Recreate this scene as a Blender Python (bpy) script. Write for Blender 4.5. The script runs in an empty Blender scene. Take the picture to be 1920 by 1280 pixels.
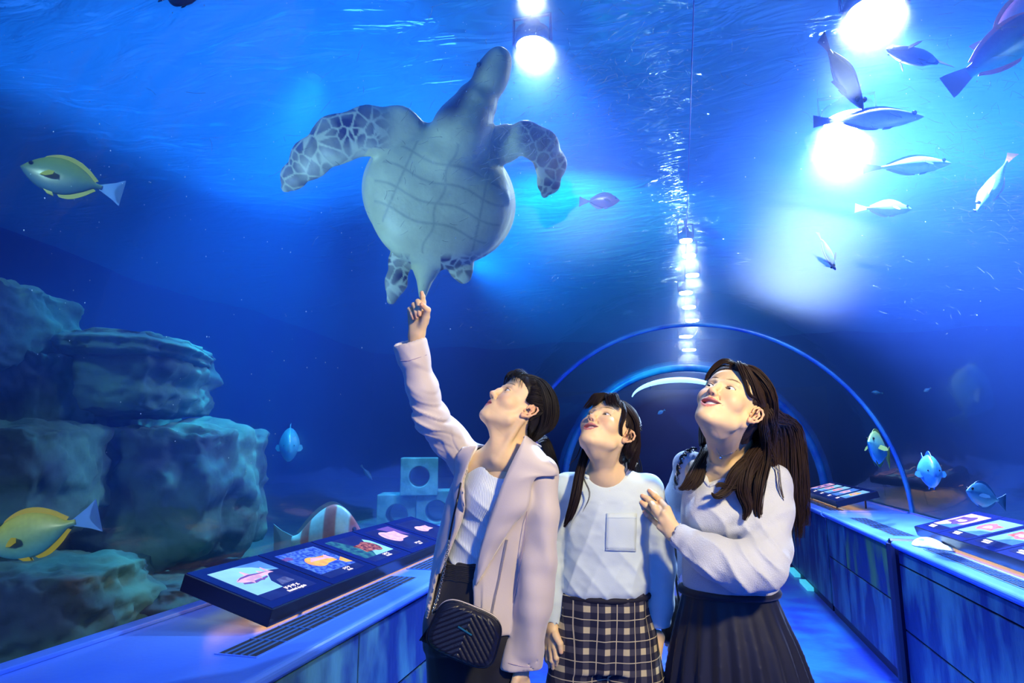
import bpy, bmesh, math, random
import numpy as np
from mathutils import Vector, Matrix, noise as mnoise
C = bpy.context.collection
PI = math.pi
rnd = random.Random(7)
F32 = np.float32

# ------------------------------------------------------------------ camera
EYE = 1.36
CAM_R = np.array([[0.96942995, 0.24536825, 0.0],
                  [0.04073061, -0.16092333, 0.98612611],
                  [0.24196403, -0.95598018, -0.16599789]])     # columns: world axes seen by the camera
cd = bpy.data.cameras.new('camera')
cam = bpy.data.objects.new('camera', cd)
C.objects.link(cam)
cd.sensor_width = 36.0
cd.lens = 22.5
cd.clip_start = 0.02
cd.clip_end = 200
mw = Matrix([list(r) + [0] for r in CAM_R.T] + [[0, 0, 0, 1]])
mw.translation = Vector((0, 0, EYE))
cam.matrix_world = mw
bpy.context.scene.camera = cam


def ray(px, py):
    d = np.array([(px - 960) / 1200.0, -(py - 640) / 1200.0, -1.0]) @ CAM_R
    return d                                                    # world direction, view depth 1


def at(px, py, depth):
    """the world point seen at a pixel, at a view depth in metres"""
    d = ray(px, py) * depth
    return Vector((float(d[0]), float(d[1]), float(d[2] + EYE)))


def atY(px, py, Y):
    d = ray(px, py)
    d = d * (Y / d[1])
    return Vector((float(d[0]), float(d[1]), float(d[2] + EYE)))


def atX(px, py, X):
    d = ray(px, py)
    d = d * (X / d[0])
    return Vector((float(d[0]), float(d[1]), float(d[2] + EYE)))


# ------------------------------------------------------------------ world, view, lights
sc = bpy.context.scene
sc.view_settings.view_transform = 'Standard'
sc.view_settings.look = 'None'
sc.view_settings.gamma = 1.0
sc.view_settings.use_curve_mapping = False
sc.view_settings.exposure = 0.0
sc.cycles.max_bounces = 6
sc.cycles.diffuse_bounces = 2
sc.cycles.glossy_bounces = 3
sc.cycles.transmission_bounces = 3
sc.cycles.transparent_max_bounces = 16
sc.cycles.volume_bounces = 0
sc.cycles.caustics_reflective = False
sc.cycles.caustics_refractive = False
sc.cycles.sample_clamp_indirect = 4.0
sc.cycles.sample_clamp_direct = 0.0
sc.cycles.use_denoising = True

wd = bpy.data.worlds.new('hall_light')
sc.world = wd
wd.use_nodes = True
wd.node_tree.nodes['Background'].inputs[0].default_value = (0.05, 0.20, 1.0, 1)
wd.node_tree.nodes['Background'].inputs[1].default_value = 0.8


def lamp(name, kind, loc, target, power, color, size=0.3, angle=60, blend=0.6, sizey=None):
    ld = bpy.data.lights.new(name, kind)
    ld.energy = power
    ld.color = color
    if kind == 'AREA':
        ld.size = size
        if sizey:
            ld.shape = 'RECTANGLE'
            ld.size_y = sizey
    else:
        ld.shadow_soft_size = size
    if kind == 'SPOT':
        ld.spot_size = math.radians(angle)
        ld.spot_blend = blend
    o = bpy.data.objects.new(name, ld)
    C.objects.link(o)
    o.location = loc
    o.rotation_euler = (Vector(target) - Vector(loc)).to_track_quat('-Z', 'Y').to_euler()
    return o


# warm lamp beside the photographer that lights the visitors
lamp('photo_lamp', 'SPOT', (1.0, 0.25, 2.30), (-0.12, 1.95, 1.18), 300, (1.0, 0.81, 0.42), 0.09, 60, 0.6)
# blue hall and tank lights; turtle, fish, block and ripple spots are unseen additions
lamp('tank_light', 'AREA', (-3.2, 4.5, 4.6), (-3.4, 4.5, 0), 230, (0.06, 0.24, 1.0), 3.5)
lamp('tank_light', 'AREA', (3.6, 6.0, 4.6), (3.6, 6.0, 0), 260, (0.02, 0.22, 1.0), 3.0)
lamp('walkway_light', 'AREA', (0.1, -1.2, 2.3), (0.1, 2.2, 0.6), 28, (0.06, 0.25, 1.0), 1.2)
lamp('walkway_light', 'AREA', (0.15, 4.2, 2.42), (0.15, 4.2, 0), 20, (0.05, 0.22, 1.0), 0.8)
lamp('rock_light', 'SPOT', (-2.3, 3.6, 3.9), (-3.1, 3.2, 0.8), 1100, (0.05, 0.62, 1.0), 0.15, 60, 0.8)
lamp('turtle_fill', 'SPOT', (-2.3, 1.15, 1.5), (-0.95, 2.85, 2.75), 200, (0.30, 0.62, 1.0), 0.2, 60, 0.9)  # unseen spot added to brighten the turtle's belly
lamp('fish_fill', 'SPOT', (2.6, 1.2, 1.5), (1.6, 3.1, 3.0), 190, (0.35, 0.7, 1.0), 0.2, 60, 0.9)  # unseen fill added for the fish at upper right
lamp('fish_fill', 'SPOT', (-1.9, 0.2, 1.7), (-2.0, 1.7, 1.2), 60, (0.8, 0.95, 0.8), 0.1, 60, 0.9)  # unseen fill added for the yellow fish
lamp('fish_fill', 'SPOT', (-2.6, 0.9, 2.9), (-2.6, 2.6, 2.3), 120, (0.5, 0.9, 0.9), 0.1, 50, 0.9)  # unseen fill added for the olive fish
lamp('block_fill', 'SPOT', (-1.9, 4.2, 3.8), (-2.1, 4.9, 0.9), 500, (0.05, 0.62, 1.0), 0.1, 40, 0.8)  # unseen spot added to brighten the concrete blocks
lamp('ripple_fill', 'SPOT', (-1.6, 5.0, 2.9), (-0.6, 9.0, 4.1), 2600, (0.02, 0.75, 0.9), 0.1, 70, 0.8)  # unseen spot added to bring out teal ripples on the surface

# ------------------------------------------------------------------ helpers


def nodes(name):
    m = bpy.data.materials.new(name)
    m.use_nodes = True
    nt = m.node_tree
    return m, nt, nt.nodes, nt.links


def mat(name, col, rough=0.6, metal=0.0, col2=None, scale=8.0, bump=0.0, bscale=40.0, detail=4.0, stretch=None,
        spec=0.5, emit=None, estr=0.0, sheen=0.0, mixpos=(0.38, 0.62), alpha=1.0, coat=0.0):
    m, nt, N, L = nodes(name)
    b = N['Principled BSDF']
    b.inputs['Roughness'].default_value = rough
    b.inputs['Metallic'].default_value = metal
    b.inputs['Specular IOR Level'].default_value = spec
    b.inputs['Sheen Weight'].default_value = sheen
    b.inputs['Coat Weight'].default_value = coat
    b.inputs['Base Color'].default_value = (*col, 1)
    tc = N.new('ShaderNodeTexCoord')
    mp = N.new('ShaderNodeMapping')
    L.new(tc.outputs['Object'], mp.inputs['Vector'])
    if stretch:
        mp.inputs['Scale'].default_value = stretch
    if col2 is not None:
        nz = N.new('ShaderNodeTexNoise')
        nz.inputs['Scale'].default_value = scale
        nz.inputs['Detail'].default_value = detail
        L.new(mp.outputs[0], nz.inputs['Vector'])
        cr = N.new('ShaderNodeValToRGB')
        cr.color_ramp.elements[0].position = mixpos[0]
        cr.color_ramp.elements[1].position = mixpos[1]
        cr.color_ramp.elements[0].color = (*col, 1)
        cr.color_ramp.elements[1].color = (*col2, 1)
        L.new(nz.outputs['Fac'], cr.inputs['Fac'])
        L.new(cr.outputs['Color'], b.inputs['Base Color'])
    if bump:
        nb = N.new('ShaderNodeTexNoise')
        nb.inputs['Scale'].default_value = bscale
        nb.inputs['Detail'].default_value = 5
        L.new(mp.outputs[0], nb.inputs['Vector'])
        bp = N.new('ShaderNodeBump')
        bp.inputs['Strength'].default_value = bump
        bp.inputs['Distance'].default_value = 0.01
        L.new(nb.outputs['Fac'], bp.inputs['Height'])
        L.new(bp.outputs[0], b.inputs['Normal'])
    if emit:
        b.inputs['Emission Color'].default_value = (*emit, 1)
        b.inputs['Emission Strength'].default_value = estr
    return m


def vcmat(name, rough=0.6, metal=0.0, sheen=0.0, spec=0.5, bump=0.0, bscale=200, sss=0.0, emis=0.0, mottle=0.0, mscale=30,
          stretch=None):
    """material whose colour is stored per vertex (attribute Col)"""
    m, nt, N, L = nodes(name)
    b = N['Principled BSDF']
    a = N.new('ShaderNodeAttribute')
    a.attribute_name = 'Col'
    src = a.outputs['Color']
    tc = N.new('ShaderNodeTexCoord')
    mp = N.new('ShaderNodeMapping')
    L.new(tc.outputs['Object'], mp.inputs['Vector'])
    if stretch:
        mp.inputs['Scale'].default_value = stretch
    if mottle:
        nz = N.new('ShaderNodeTexNoise')
        nz.inputs['Scale'].default_value = mscale
        nz.inputs['Detail'].default_value = 5
        L.new(mp.outputs[0], nz.inputs['Vector'])
        mr = N.new('ShaderNodeMapRange')
        mr.inputs['From Min'].default_value = 0.3
        mr.inputs['From Max'].default_value = 0.7
        mr.inputs['To Min'].default_value = 1 - mottle
        mr.inputs['To Max'].default_value = 1 + mottle * 0.5
        L.new(nz.outputs['Fac'], mr.inputs['Value'])
        mx = N.new('ShaderNodeVectorMath')
        mx.operation = 'SCALE'
        L.new(src, mx.inputs[0])
        L.new(mr.outputs[0], mx.inputs['Scale'])
        src = mx.outputs[0]
    L.new(src, b.inputs['Base Color'])
    b.inputs['Roughness'].default_value = rough
    b.inputs['Metallic'].default_value = metal
    b.inputs['Sheen Weight'].default_value = sheen
    b.inputs['Specular IOR Level'].default_value = spec
    if sss:
        b.inputs['Subsurface Weight'].default_value = sss
        b.inputs['Subsurface Radius'].default_value = (1.0, 0.4, 0.2)
        b.inputs['Subsurface Scale'].default_value = 0.008
    if bump:
        nb = N.new('ShaderNodeTexNoise')
        nb.inputs['Scale'].default_value = bscale
        L.new(mp.outputs[0], nb.inputs['Vector'])
        bp = N.new('ShaderNodeBump')
        bp.inputs['Strength'].default_value = bump
        bp.inputs['Distance'].default_value = 0.003
        L.new(nb.outputs['Fac'], bp.inputs['Height'])
        L.new(bp.outputs[0], b.inputs['Normal'])
    if emis:
        L.new(src, b.inputs['Emission Color'])
        b.inputs['Emission Strength'].default_value = emis
    return m


def mesh(name, V, Fc, m=None, parent=None, smooth=True, cols=None, mids=None, loc=None):
    V = np.asarray(V, dtype=np.float32).reshape(-1, 3)
    me = bpy.data.meshes.new(name)
    if isinstance(Fc, np.ndarray):
        n, k = Fc.shape
        me.vertices.add(len(V))
        me.vertices.foreach_set('co', V.ravel())
        me.loops.add(n * k)
        me.loops.foreach_set('vertex_index', Fc.astype(np.int32).ravel())
        me.polygons.add(n)
        me.polygons.foreach_set('loop_start', np.arange(0, n * k, k, dtype=np.int32))
        me.update(calc_edges=True)
    else:
        me.from_pydata([tuple(map(float, v)) for v in V], [], Fc)
    if smooth:
        me.polygons.foreach_set('use_smooth', np.ones(len(me.polygons), dtype=bool))
    if cols is not None:
        ca = me.color_attributes.new('Col', 'FLOAT_COLOR', 'POINT')
        c4 = np.ones((len(V), 4), dtype=np.float32)
        c4[:, :3] = cols
        ca.data.foreach_set('color', c4.ravel())
    if m is not None:
        for q in (m if isinstance(m, (list, tuple)) else [m]):
            me.materials.append(q)
    if mids is not None:
        me.polygons.foreach_set('material_index', np.asarray(mids, dtype=np.int32))
    o = bpy.data.objects.new(name, me)
    C.objects.link(o)
    if loc is not None:
        o.location = loc
    if parent is not None:
        o.parent = parent
        o.matrix_parent_inverse = parent.matrix_world.inverted() if False else Matrix.Identity(4)
    return o


def thing(name, label, cat, loc=(0, 0, 0), group=None, rz=0):
    o = bpy.data.objects.new(name, None)
    C.objects.link(o)
    o.location = loc
    o.rotation_euler = (0, 0, rz)
    o['label'] = label
    o['category'] = cat
    if group:
        o['group'] = group
    return o


def tag(o, label, cat, group=None):
    o['label'] = label
    o['category'] = cat
    if group:
        o['group'] = group
    return o


def struct(o):
    o['kind'] = 'structure'
    return o


class MB:
    """collects simple shapes into one mesh"""

    def __init__(s):
        s.v, s.f = [], []

    def add(s, V, Fc):
        n = len(s.v)
        s.v += [tuple(map(float, p)) for p in V]
        s.f += [tuple(int(i) + n for i in q) for q in Fc]

    def box(s, lo, hi, M=None, bev=0.0):
        lo, hi = Vector(lo), Vector(hi)
        if bev > 0:
            bm = bmesh.new()
            bmesh.ops.create_cube(bm, size=1)
            for v in bm.verts:
                v.co = Vector((lo[i] + (v.co[i] + .5) * (hi[i] - lo[i]) for i in range(3)))
            bmesh.ops.bevel(bm, geom=bm.edges[:], offset=bev, segments=2, affect='EDGES', profile=0.6)
            bm.verts.index_update()
            V = [v.co.copy() for v in bm.verts]
            Fc = [[v.index for v in f.verts] for f in bm.faces]
            bm.free()
        else:
            V = [Vector((x, y, z)) for x in (lo.x, hi.x) for y in (lo.y, hi.y) for z in (lo.z, hi.z)]
            Fc = [(0, 1, 3, 2), (4, 6, 7, 5), (0, 4, 5, 1), (2, 3, 7, 6), (0, 2, 6, 4), (1, 5, 7, 3)]
        if M is not None:
            V = [M @ v for v in V]
        s.add(V, Fc)

    def tube(s, pts, r, n=8, closed=False):
        pts = [Vector(p) for p in pts]
        R = r if hasattr(r, '__len__') else [r] * len(pts)
        up = Vector((0, 0, 1))
        rings = []
        prev = None
        for i, p in enumerate(pts):
            a = pts[max(i - 1, 0)] if not closed else pts[i - 1]
            b = pts[min(i + 1, len(pts) - 1)] if not closed else pts[(i + 1) % len(pts)]
            t = (b - a)
            if t.length < 1e-9:
                t = Vector((0, 0, 1))
            t.normalize()
            if prev is None:
                x = t.cross(up if abs(t.z) < .9 else Vector((1, 0, 0))).normalized()
            else:
                x = (prev - t * prev.dot(t)).normalized()
            prev = x
            y = t.cross(x)
            rings.append([p + (x * math.cos(2 * PI * k / n) + y * math.sin(2 * PI * k / n)) * R[i] for k in range(n)])
        base = len(s.v)
        for rg in rings:
            s.v += [tuple(q) for q in rg]
        m = len(rings)
        for i in range(m if closed else m - 1):
            for k in range(n):
                a = base + i * n + k
                b = base + i * n + (k + 1) % n
                c = base + ((i + 1) % m) * n + (k + 1) % n
                d = base + ((i + 1) % m) * n + k
                s.f.append((a, b, c, d))
        if not closed:
            s.f.append(tuple(base + k for k in reversed(range(n))))
            s.f.append(tuple(base + (m - 1) * n + k for k in range(n)))

    def prism(s, prof, axis_a, axis_b, M=None):
        """extrude a polygon (list of (u,v)) : point = O + u*.. given callable axis_a(u,v), axis_b(u,v)"""
        n = len(prof)
        V = [axis_a(u, v) for u, v in prof] + [axis_b(u, v) for u, v in prof]
        Fc = [tuple(range(n)), tuple(reversed(range(n, 2 * n)))]
        Fc += [(i, i + n, (i + 1) % n + n, (i + 1) % n) for i in range(n)]
        if M is not None:
            V = [M @ Vector(v) for v in V]
        s.add(V, Fc)

    def build(s, name, m=None, parent=None, smooth=False, loc=None):
        o = mesh(name, s.v, s.f, m, parent, smooth, loc=loc)
        bm = bmesh.new()
        bm.from_mesh(o.data)
        bmesh.ops.recalc_face_normals(bm, faces=bm.faces[:])
        bm.to_mesh(o.data)
        bm.free()
        return o


def grid_faces(nu, nv, wrap_u=False, wrap_v=False):
    U = nu if wrap_u else nu - 1
    W = nv if wrap_v else nv - 1
    i, j = np.meshgrid(np.arange(U), np.arange(W), indexing='ij')
    i, j = i.ravel(), j.ravel()
    i2, j2 = (i + 1) % nu, (j + 1) % nv
    return np.stack([i * nv + j, i2 * nv + j, i2 * nv + j2, i * nv + j2], 1)


def vnoise(P, scale, seed=0, octaves=4):
    """cheap vectorised value noise, -1..1"""
    P = np.asarray(P, dtype=np.float64) * scale + seed * 17.31
    out = np.zeros(len(P))
    amp, tot = 1.0, 0.0
    for o in range(octaves):
        i = np.floor(P).astype(np.int64)
        fr = P - i
        fr = fr * fr * (3 - 2 * fr)
        acc = np.zeros(len(P))
        for dx in (0, 1):
            for dy in (0, 1):
                for dz in (0, 1):
                    h = (i[:, 0] + dx) * 374761393 + (i[:, 1] + dy) * 668265263 + (i[:, 2] + dz) * 2147483647 + seed * 97
                    h = (h ^ (h >> 13)) * 1274126177
                    h = (h ^ (h >> 16)) & 0xffff
                    w = (fr[:, 0] if dx else 1 - fr[:, 0]) * (fr[:, 1] if dy else 1 - fr[:, 1]) * (fr[:, 2] if dz else 1 - fr[:, 2])
                    acc += w * (h / 32767.5 - 1)
        out += acc * amp
        tot += amp
        amp *= .5
        P = P * 2.03 + 5.1
    return out / tot


# ------------------------------------------------------------------ signed distance modelling


class SDF:
    """a small voxel modeller: smooth unions and cuts of simple solids, meshed with surface nets"""

    def __init__(s, lo, hi, h):
        s.lo = np.array(lo, dtype=np.float64)
        s.h = h
        s.n = np.ceil((np.array(hi) - s.lo) / h).astype(int) + 1
        s.g = np.full(s.n, 0.08, dtype=F32)

    def block(s, lo, hi):
        a = np.clip(np.floor((np.array(lo) - s.lo) / s.h).astype(int), 0, s.n)
        b = np.clip(np.ceil((np.array(hi) - s.lo) / s.h).astype(int) + 1, 0, s.n)
        if np.any(b <= a):
            return None
        ax = [(s.lo[i] + s.h * np.arange(a[i], b[i])).astype(F32) for i in range(3)]
        X, Y, Z = ax[0][:, None, None], ax[1][None, :, None], ax[2][None, None, :]
        return (slice(a[0], b[0]), slice(a[1], b[1]), slice(a[2], b[2])), X, Y, Z

    def comb(s, sl, d, k, op):
        g = s.g[sl]
        if op == 'add':
            if k > 0:
                hh = np.clip(0.5 + 0.5 * (g - d) / k, 0, 1)
                s.g[sl] = g + (d - g) * hh - k * hh * (1 - hh)
            else:
                s.g[sl] = np.minimum(g, d)
        elif op == 'cut':
            d = -d
            if k > 0:
                hh = np.clip(0.5 - 0.5 * (g - d) / k, 0, 1)
                s.g[sl] = g + (d - g) * hh + k * hh * (1 - hh)
            else:
                s.g[sl] = np.maximum(g, d)

    def ell(s, c, r, R=None, k=0.01, op='add'):
        c = np.array(c, float)
        r = np.array(r, float)
        m = (max(r) if R is not None else r) + k + 2.5 * s.h
        B = s.block(c - m, c + m)
        if B is None:
            return
        sl, X, Y, Z = B
        X, Y, Z = X - F32(c[0]), Y - F32(c[1]), Z - F32(c[2])
        if R is not None:
            R = np.asarray(R, dtype=F32)
            X, Y, Z = (R[0, 0] * X + R[1, 0] * Y + R[2, 0] * Z, R[0, 1] * X + R[1, 1] * Y + R[2, 1] * Z,
                       R[0, 2] * X + R[1, 2] * Y + R[2, 2] * Z)
        q = (X / F32(r[0])) ** 2 + (Y / F32(r[1])) ** 2 + (Z / F32(r[2])) ** 2
        q2 = (X / F32(r[0] ** 2)) ** 2 + (Y / F32(r[1] ** 2)) ** 2 + (Z / F32(r[2] ** 2)) ** 2
        k0 = np.sqrt(q)
        d = k0 * (k0 - 1) / np.sqrt(q2 + F32(1e-9))
        s.comb(sl, d, k, op)

    def cap(s, a, b, ra, rb, k=0.01, op='add', flat=None):
        """tapered capsule; flat=(axis, factor) squashes it along an axis"""
        a, b = np.array(a, float), np.array(b, float)
        m = max(ra, rb) + k + 2.5 * s.h
        B = s.block(np.minimum(a, b) - m, np.maximum(a, b) + m)
        if B is None:
            return
        sl, X, Y, Z = B
        ab = b - a
        L2 = float(ab @ ab) + 1e-12
        px, py, pz = X - F32(a[0]), Y - F32(a[1]), Z - F32(a[2])
        t = np.clip((px * F32(ab[0]) + py * F32(ab[1]) + pz * F32(ab[2])) / F32(L2), 0, 1)
        qx, qy, qz = px - t * F32(ab[0]), py - t * F32(ab[1]), pz - t * F32(ab[2])
        if flat is not None:
            n, fac = np.array(flat[0], float), flat[1]
            n = n / np.linalg.norm(n)
            dn = qx * F32(n[0]) + qy * F32(n[1]) + qz * F32(n[2])
            L = np.sqrt(np.maximum(qx * qx + qy * qy + qz * qz - dn * dn, 0) + (dn / F32(fac)) ** 2)
            d = (L - (ra + (rb - ra) * t).astype(F32)) * F32(min(1, fac + .25))
        else:
            d = np.sqrt(qx * qx + qy * qy + qz * qz) - (F32(ra) + F32(rb - ra) * t)
        s.comb(sl, d, k, op)

    def chain(s, pts, rad, k=0.01, op='add', flat=None):
        for i in range(len(pts) - 1):
            s.cap(pts[i], pts[i + 1], rad[i], rad[i + 1], k, op, flat)

    def func(s, lo, hi, fn, k=0.01, op='add'):
        B = s.block(lo, hi)
        if B is None:
            return
        sl, X, Y, Z = B
        s.comb(sl, fn(X, Y, Z).astype(F32), k, op)

    def edit(s, fn, lo=None, hi=None):
        """change the field: fn(X, Y, Z, g) -> g"""
        B = s.block(lo if lo is not None else s.lo, hi if hi is not None else s.lo + s.h * s.n)
        sl, X, Y, Z = B
        s.g[sl] = fn(X, Y, Z, s.g[sl])

    def mesh(s):
        g = s.g.copy()
        g[0], g[-1] = .05, .05
        g[:, 0], g[:, -1] = .05, .05
        g[:, :, 0], g[:, :, -1] = .05, .05
        ins = g < 0
        nx, ny, nz = g.shape
        cnt = np.zeros((nx - 1, ny - 1, nz - 1), dtype=np.int8)
        for dx in (0, 1):
            for dy in (0, 1):
                for dz in (0, 1):
                    cnt += ins[dx:nx - 1 + dx, dy:ny - 1 + dy, dz:nz - 1 + dz]
        act = (cnt > 0) & (cnt < 8)
        idx = np.full(act.shape, -1, dtype=np.int32)
        ci, cj, ck = np.nonzero(act)
        N = len(ci)
        idx[ci, cj, ck] = np.arange(N)
        corners = [(a, b, c) for a in (0, 1) for b in (0, 1) for c in (0, 1)]
        val = {c: g[ci + c[0], cj + c[1], ck + c[2]] for c in corners}
        acc = np.zeros((N, 3))
        num = np.zeros(N)
        for c in corners:
            for ax in range(3):
                if c[ax] == 0:
                    e = list(c)
                    e[ax] = 1
                    e = tuple(e)
                    v0, v1 = val[c], val[e]
                    mk = (v0 < 0) != (v1 < 0)
                    t = np.where(mk, v0 / np.where(mk, v0 - v1, 1), 0)
                    for q in range(3):
                        acc[:, q] += np.where(mk, c[q] + (t if q == ax else 0), 0)
                    num += mk
        V = (np.stack([ci, cj, ck], 1) + acc / num[:, None]) * s.h + s.lo
        Fs = []
        for ax in range(3):
            sh = [slice(1, n - 1) for n in g.shape]
            a = [slice(1, n - 1) for n in g.shape]
            b = [slice(1, n - 1) for n in g.shape]
            a[ax] = slice(0, g.shape[ax] - 1)
            b[ax] = slice(1, g.shape[ax])
            A, Bv = ins[tuple(a)], ins[tuple(b)]
            df = A != Bv
            p = np.array(np.nonzero(df))
            off = [1, 1, 1]
            off[ax] = 0
            p = p + np.array(off)[:, None]
            u, w = (ax + 1) % 3, (ax + 2) % 3

            def cell(du, dw):
                q = p.copy()
                q[u] -= du
                q[w] -= dw
                return idx[q[0], q[1], q[2]]
            quad = np.stack([cell(1, 1), cell(0, 1), cell(0, 0), cell(1, 0)], 1)
            flip = ~A[df]
            quad[flip] = quad[flip][:, ::-1]
            Fs.append(quad)
        Fc = np.concatenate(Fs)
        return V, Fc[(Fc >= 0).all(1)]


def relax(V, Fc, it=1, lam=0.5):
    """light smoothing of a surface-net mesh"""
    E = np.concatenate([Fc[:, [0, 1]], Fc[:, [1, 2]], Fc[:, [2, 3]], Fc[:, [3, 0]]])
    for _ in range(it):
        S = np.zeros_like(V)
        n = np.zeros(len(V))
        for q in range(3):
            S[:, q] = np.bincount(E[:, 0], V[E[:, 1], q], len(V)) + np.bincount(E[:, 1], V[E[:, 0], q], len(V))
        n = np.bincount(E[:, 0], minlength=len(V)) + np.bincount(E[:, 1], minlength=len(V))
        V = V + lam * (S / np.maximum(n, 1)[:, None] - V)
    return V


def join(parts):
    Vs, Fs, Cs, n = [], [], [], 0
    for V, Fc, col in parts:
        Vs.append(V)
        Fs.append(Fc + n)
        Cs.append(np.broadcast_to(np.asarray(col, dtype=float), (len(V), 3)))
        n += len(V)
    return np.concatenate(Vs), np.concatenate(Fs), np.concatenate(Cs)


def lin(r, g, b):
    f = lambda c: ((c / 255 + .055) / 1.055) ** 2.4 if c > 10 else c / 255 / 12.92
    return (f(r), f(g), f(b))
# ------------------------------------------------------------------ the tunnel
TX, TZ, TR = 0.14, 0.76, 1.775        # axis and radius of the acrylic vault
CT = 0.83                             # top of the counters
LG, RG = -1.60, 1.88                  # glass feet
LF, RF = -0.98, 1.20                  # counter fronts
JY = 6.23                             # the joint ring

m_acr, nt, N, L = nodes('acrylic')
N.remove(N['Principled BSDF'])
out = N['Material Output']
fr = N.new('ShaderNodeFresnel'); fr.inputs[0].default_value = 1.34
geo = N.new('ShaderNodeNewGeometry')
tc = N.new('ShaderNodeTexCoord')
w1 = N.new('ShaderNodeTexNoise'); w1.inputs['Scale'].default_value = 1.6; w1.inputs['Detail'].default_value = 3
L.new(tc.outputs['Object'], w1.inputs['Vector'])
bp = N.new('ShaderNodeBump'); bp.inputs['Strength'].default_value = 0.35; bp.inputs['Distance'].default_value = 0.02
L.new(w1.outputs['Fac'], bp.inputs['Height'])
mp2 = N.new('ShaderNodeMapping'); mp2.inputs['Scale'].default_value = (14, 160, 60)
wv = N.new('ShaderNodeTexNoise'); wv.inputs['Scale'].default_value = 1.0; wv.inputs['Detail'].default_value = 2
wv.inputs['Distortion'].default_value = 1.5
L.new(tc.outputs['Object'], mp2.inputs['Vector']); L.new(mp2.outputs[0], wv.inputs['Vector'])
bp2 = N.new('ShaderNodeBump'); bp2.inputs['Strength'].default_value = 0.12; bp2.inputs['Distance'].default_value = 0.004
L.new(wv.outputs['Fac'], bp2.inputs['Height']); L.new(bp.outputs[0], bp2.inputs['Normal'])
tr = N.new('ShaderNodeBsdfTransparent'); tr.inputs[0].default_value = (0.94, 0.97, 1.0, 1)
gl = N.new('ShaderNodeBsdfGlossy'); gl.inputs['Roughness'].default_value = 0.13; gl.inputs['Color'].default_value = (0.75, 0.85, 1, 1)
L.new(bp2.outputs[0], gl.inputs['Normal'])
rf = N.new('ShaderNodeBsdfRefraction'); rf.inputs['IOR'].default_value = 1.02; rf.inputs['Roughness'].default_value = 0.75   # haze of fine scratches
rf.inputs['Color'].default_value = (0.9, 0.95, 1, 1)
sc0 = N.new('ShaderNodeMixShader'); sc0.inputs[0].default_value = 0.10
L.new(tr.outputs[0], sc0.inputs[1]); L.new(rf.outputs[0], sc0.inputs[2])
gl2 = N.new('ShaderNodeBsdfGlossy'); gl2.inputs['Roughness'].default_value = 0.02; gl2.inputs['Color'].default_value = (0.8, 0.9, 1, 1)
L.new(bp.outputs[0], gl2.inputs['Normal'])
gm = N.new('ShaderNodeMixShader'); gm.inputs[0].default_value = 0.45
L.new(gl.outputs[0], gm.inputs[1]); L.new(gl2.outputs[0], gm.inputs[2])
mx = N.new('ShaderNodeMixShader')
L.new(fr.outputs[0], mx.inputs[0]); L.new(sc0.outputs[0], mx.inputs[1]); L.new(gm.outputs[0], mx.inputs[2])
L.new(mx.outputs[0], out.inputs['Surface'])

m_dark = mat('dark_metal', lin(18, 26, 60), 0.4)
m_ring = mat('joint_silicone', lin(40, 90, 190), 0.35, col2=lin(70, 150, 210), scale=3)
m_seam = mat('bright_seam', lin(80, 120, 210), 0.6)


def arch(a0, a1, n, y, r=TR):
    return [(TX + r * math.cos(t), y, TZ + r * math.sin(t)) for t in np.linspace(a0, a1, n)]


def path_pt(s):
    """axis of the tunnel: straight, then bending to the left beyond the joint"""
    return (TX, s, 0.0) if s <= 9.4 else (TX - 0.10 * (s - 9.4) ** 2, s, 0)


def vault(name, s0, s1, ns, label=None, r=TR):
    V = []
    na = 64
    for s in np.linspace(s0, s1, ns):
        x, y, dx = path_pt(s)
        for t in np.linspace(PI, 0, na):
            V.append((x + r * math.cos(t), y - dx * 0 + dx * r * math.cos(t) * -1 * 0 + 0, TZ + r * math.sin(t)))
    return mesh(name, V, grid_faces(ns, na), m_acr)


segs = [(-1.6, JY - 0.012), (JY + 0.012, 9.4), (9.42, 15.0)]
for a, b in segs:
    o = struct(vault('ceiling', a, b, 12 if b < 7 else 8))

# joints
mb = MB(); mb.tube(arch(-0.02, PI + 0.02, 60, JY, TR - 0.005), 0.017, 8)
struct(mb.build('trim_1', m_ring, smooth=True))
mb = MB(); x9 = path_pt(9.41)[0]
mb.tube([(x9 + (TR - .03) * math.cos(t), 9.41, TZ + (TR - .03) * math.sin(t)) for t in np.linspace(-.02, PI + .02, 60)], 0.05, 8)
struct(mb.build('trim_2', m_ring, smooth=True))
# thin seam of the vault along its crown
mb = MB(); mb.tube([(0.075, -1.5, 2.522), (0.095, 2.0, 2.522), (0.115, JY, 2.524)], 0.0014, 6)
struct(mb.build('trim_3', m_seam, smooth=True))

# floor and concrete under the tank
m_floor = mat('blue_floor', lin(20, 48, 160), 0.32, col2=lin(24, 84, 165), scale=3.0, bump=0.15, bscale=25)
mb = MB(); mb.box((LF - .9, -1.8, -0.12), (RF + .9, 16, 0)); struct(mb.build('floor', m_floor))
m_sand = mat('tank_sand', lin(60, 105, 95), 0.95, col2=lin(40, 85, 95), scale=5, bump=0.5, bscale=30)


def terrain(name, x0, x1, y0, y1, z, amp, nx, ny, m, seed):
    xs, ys = np.linspace(x0, x1, nx), np.linspace(y0, y1, ny)
    X, Y = np.meshgrid(xs, ys, indexing='ij')
    P = np.stack([X.ravel(), Y.ravel(), np.zeros(X.size)], 1)
    Z = z + amp * vnoise(P, 1.1, seed) + amp * .25 * vnoise(P, 6, seed + 3)
    P[:, 2] = Z
    o = mesh(name, P, grid_faces(nx, ny), m)
    return o


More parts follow.
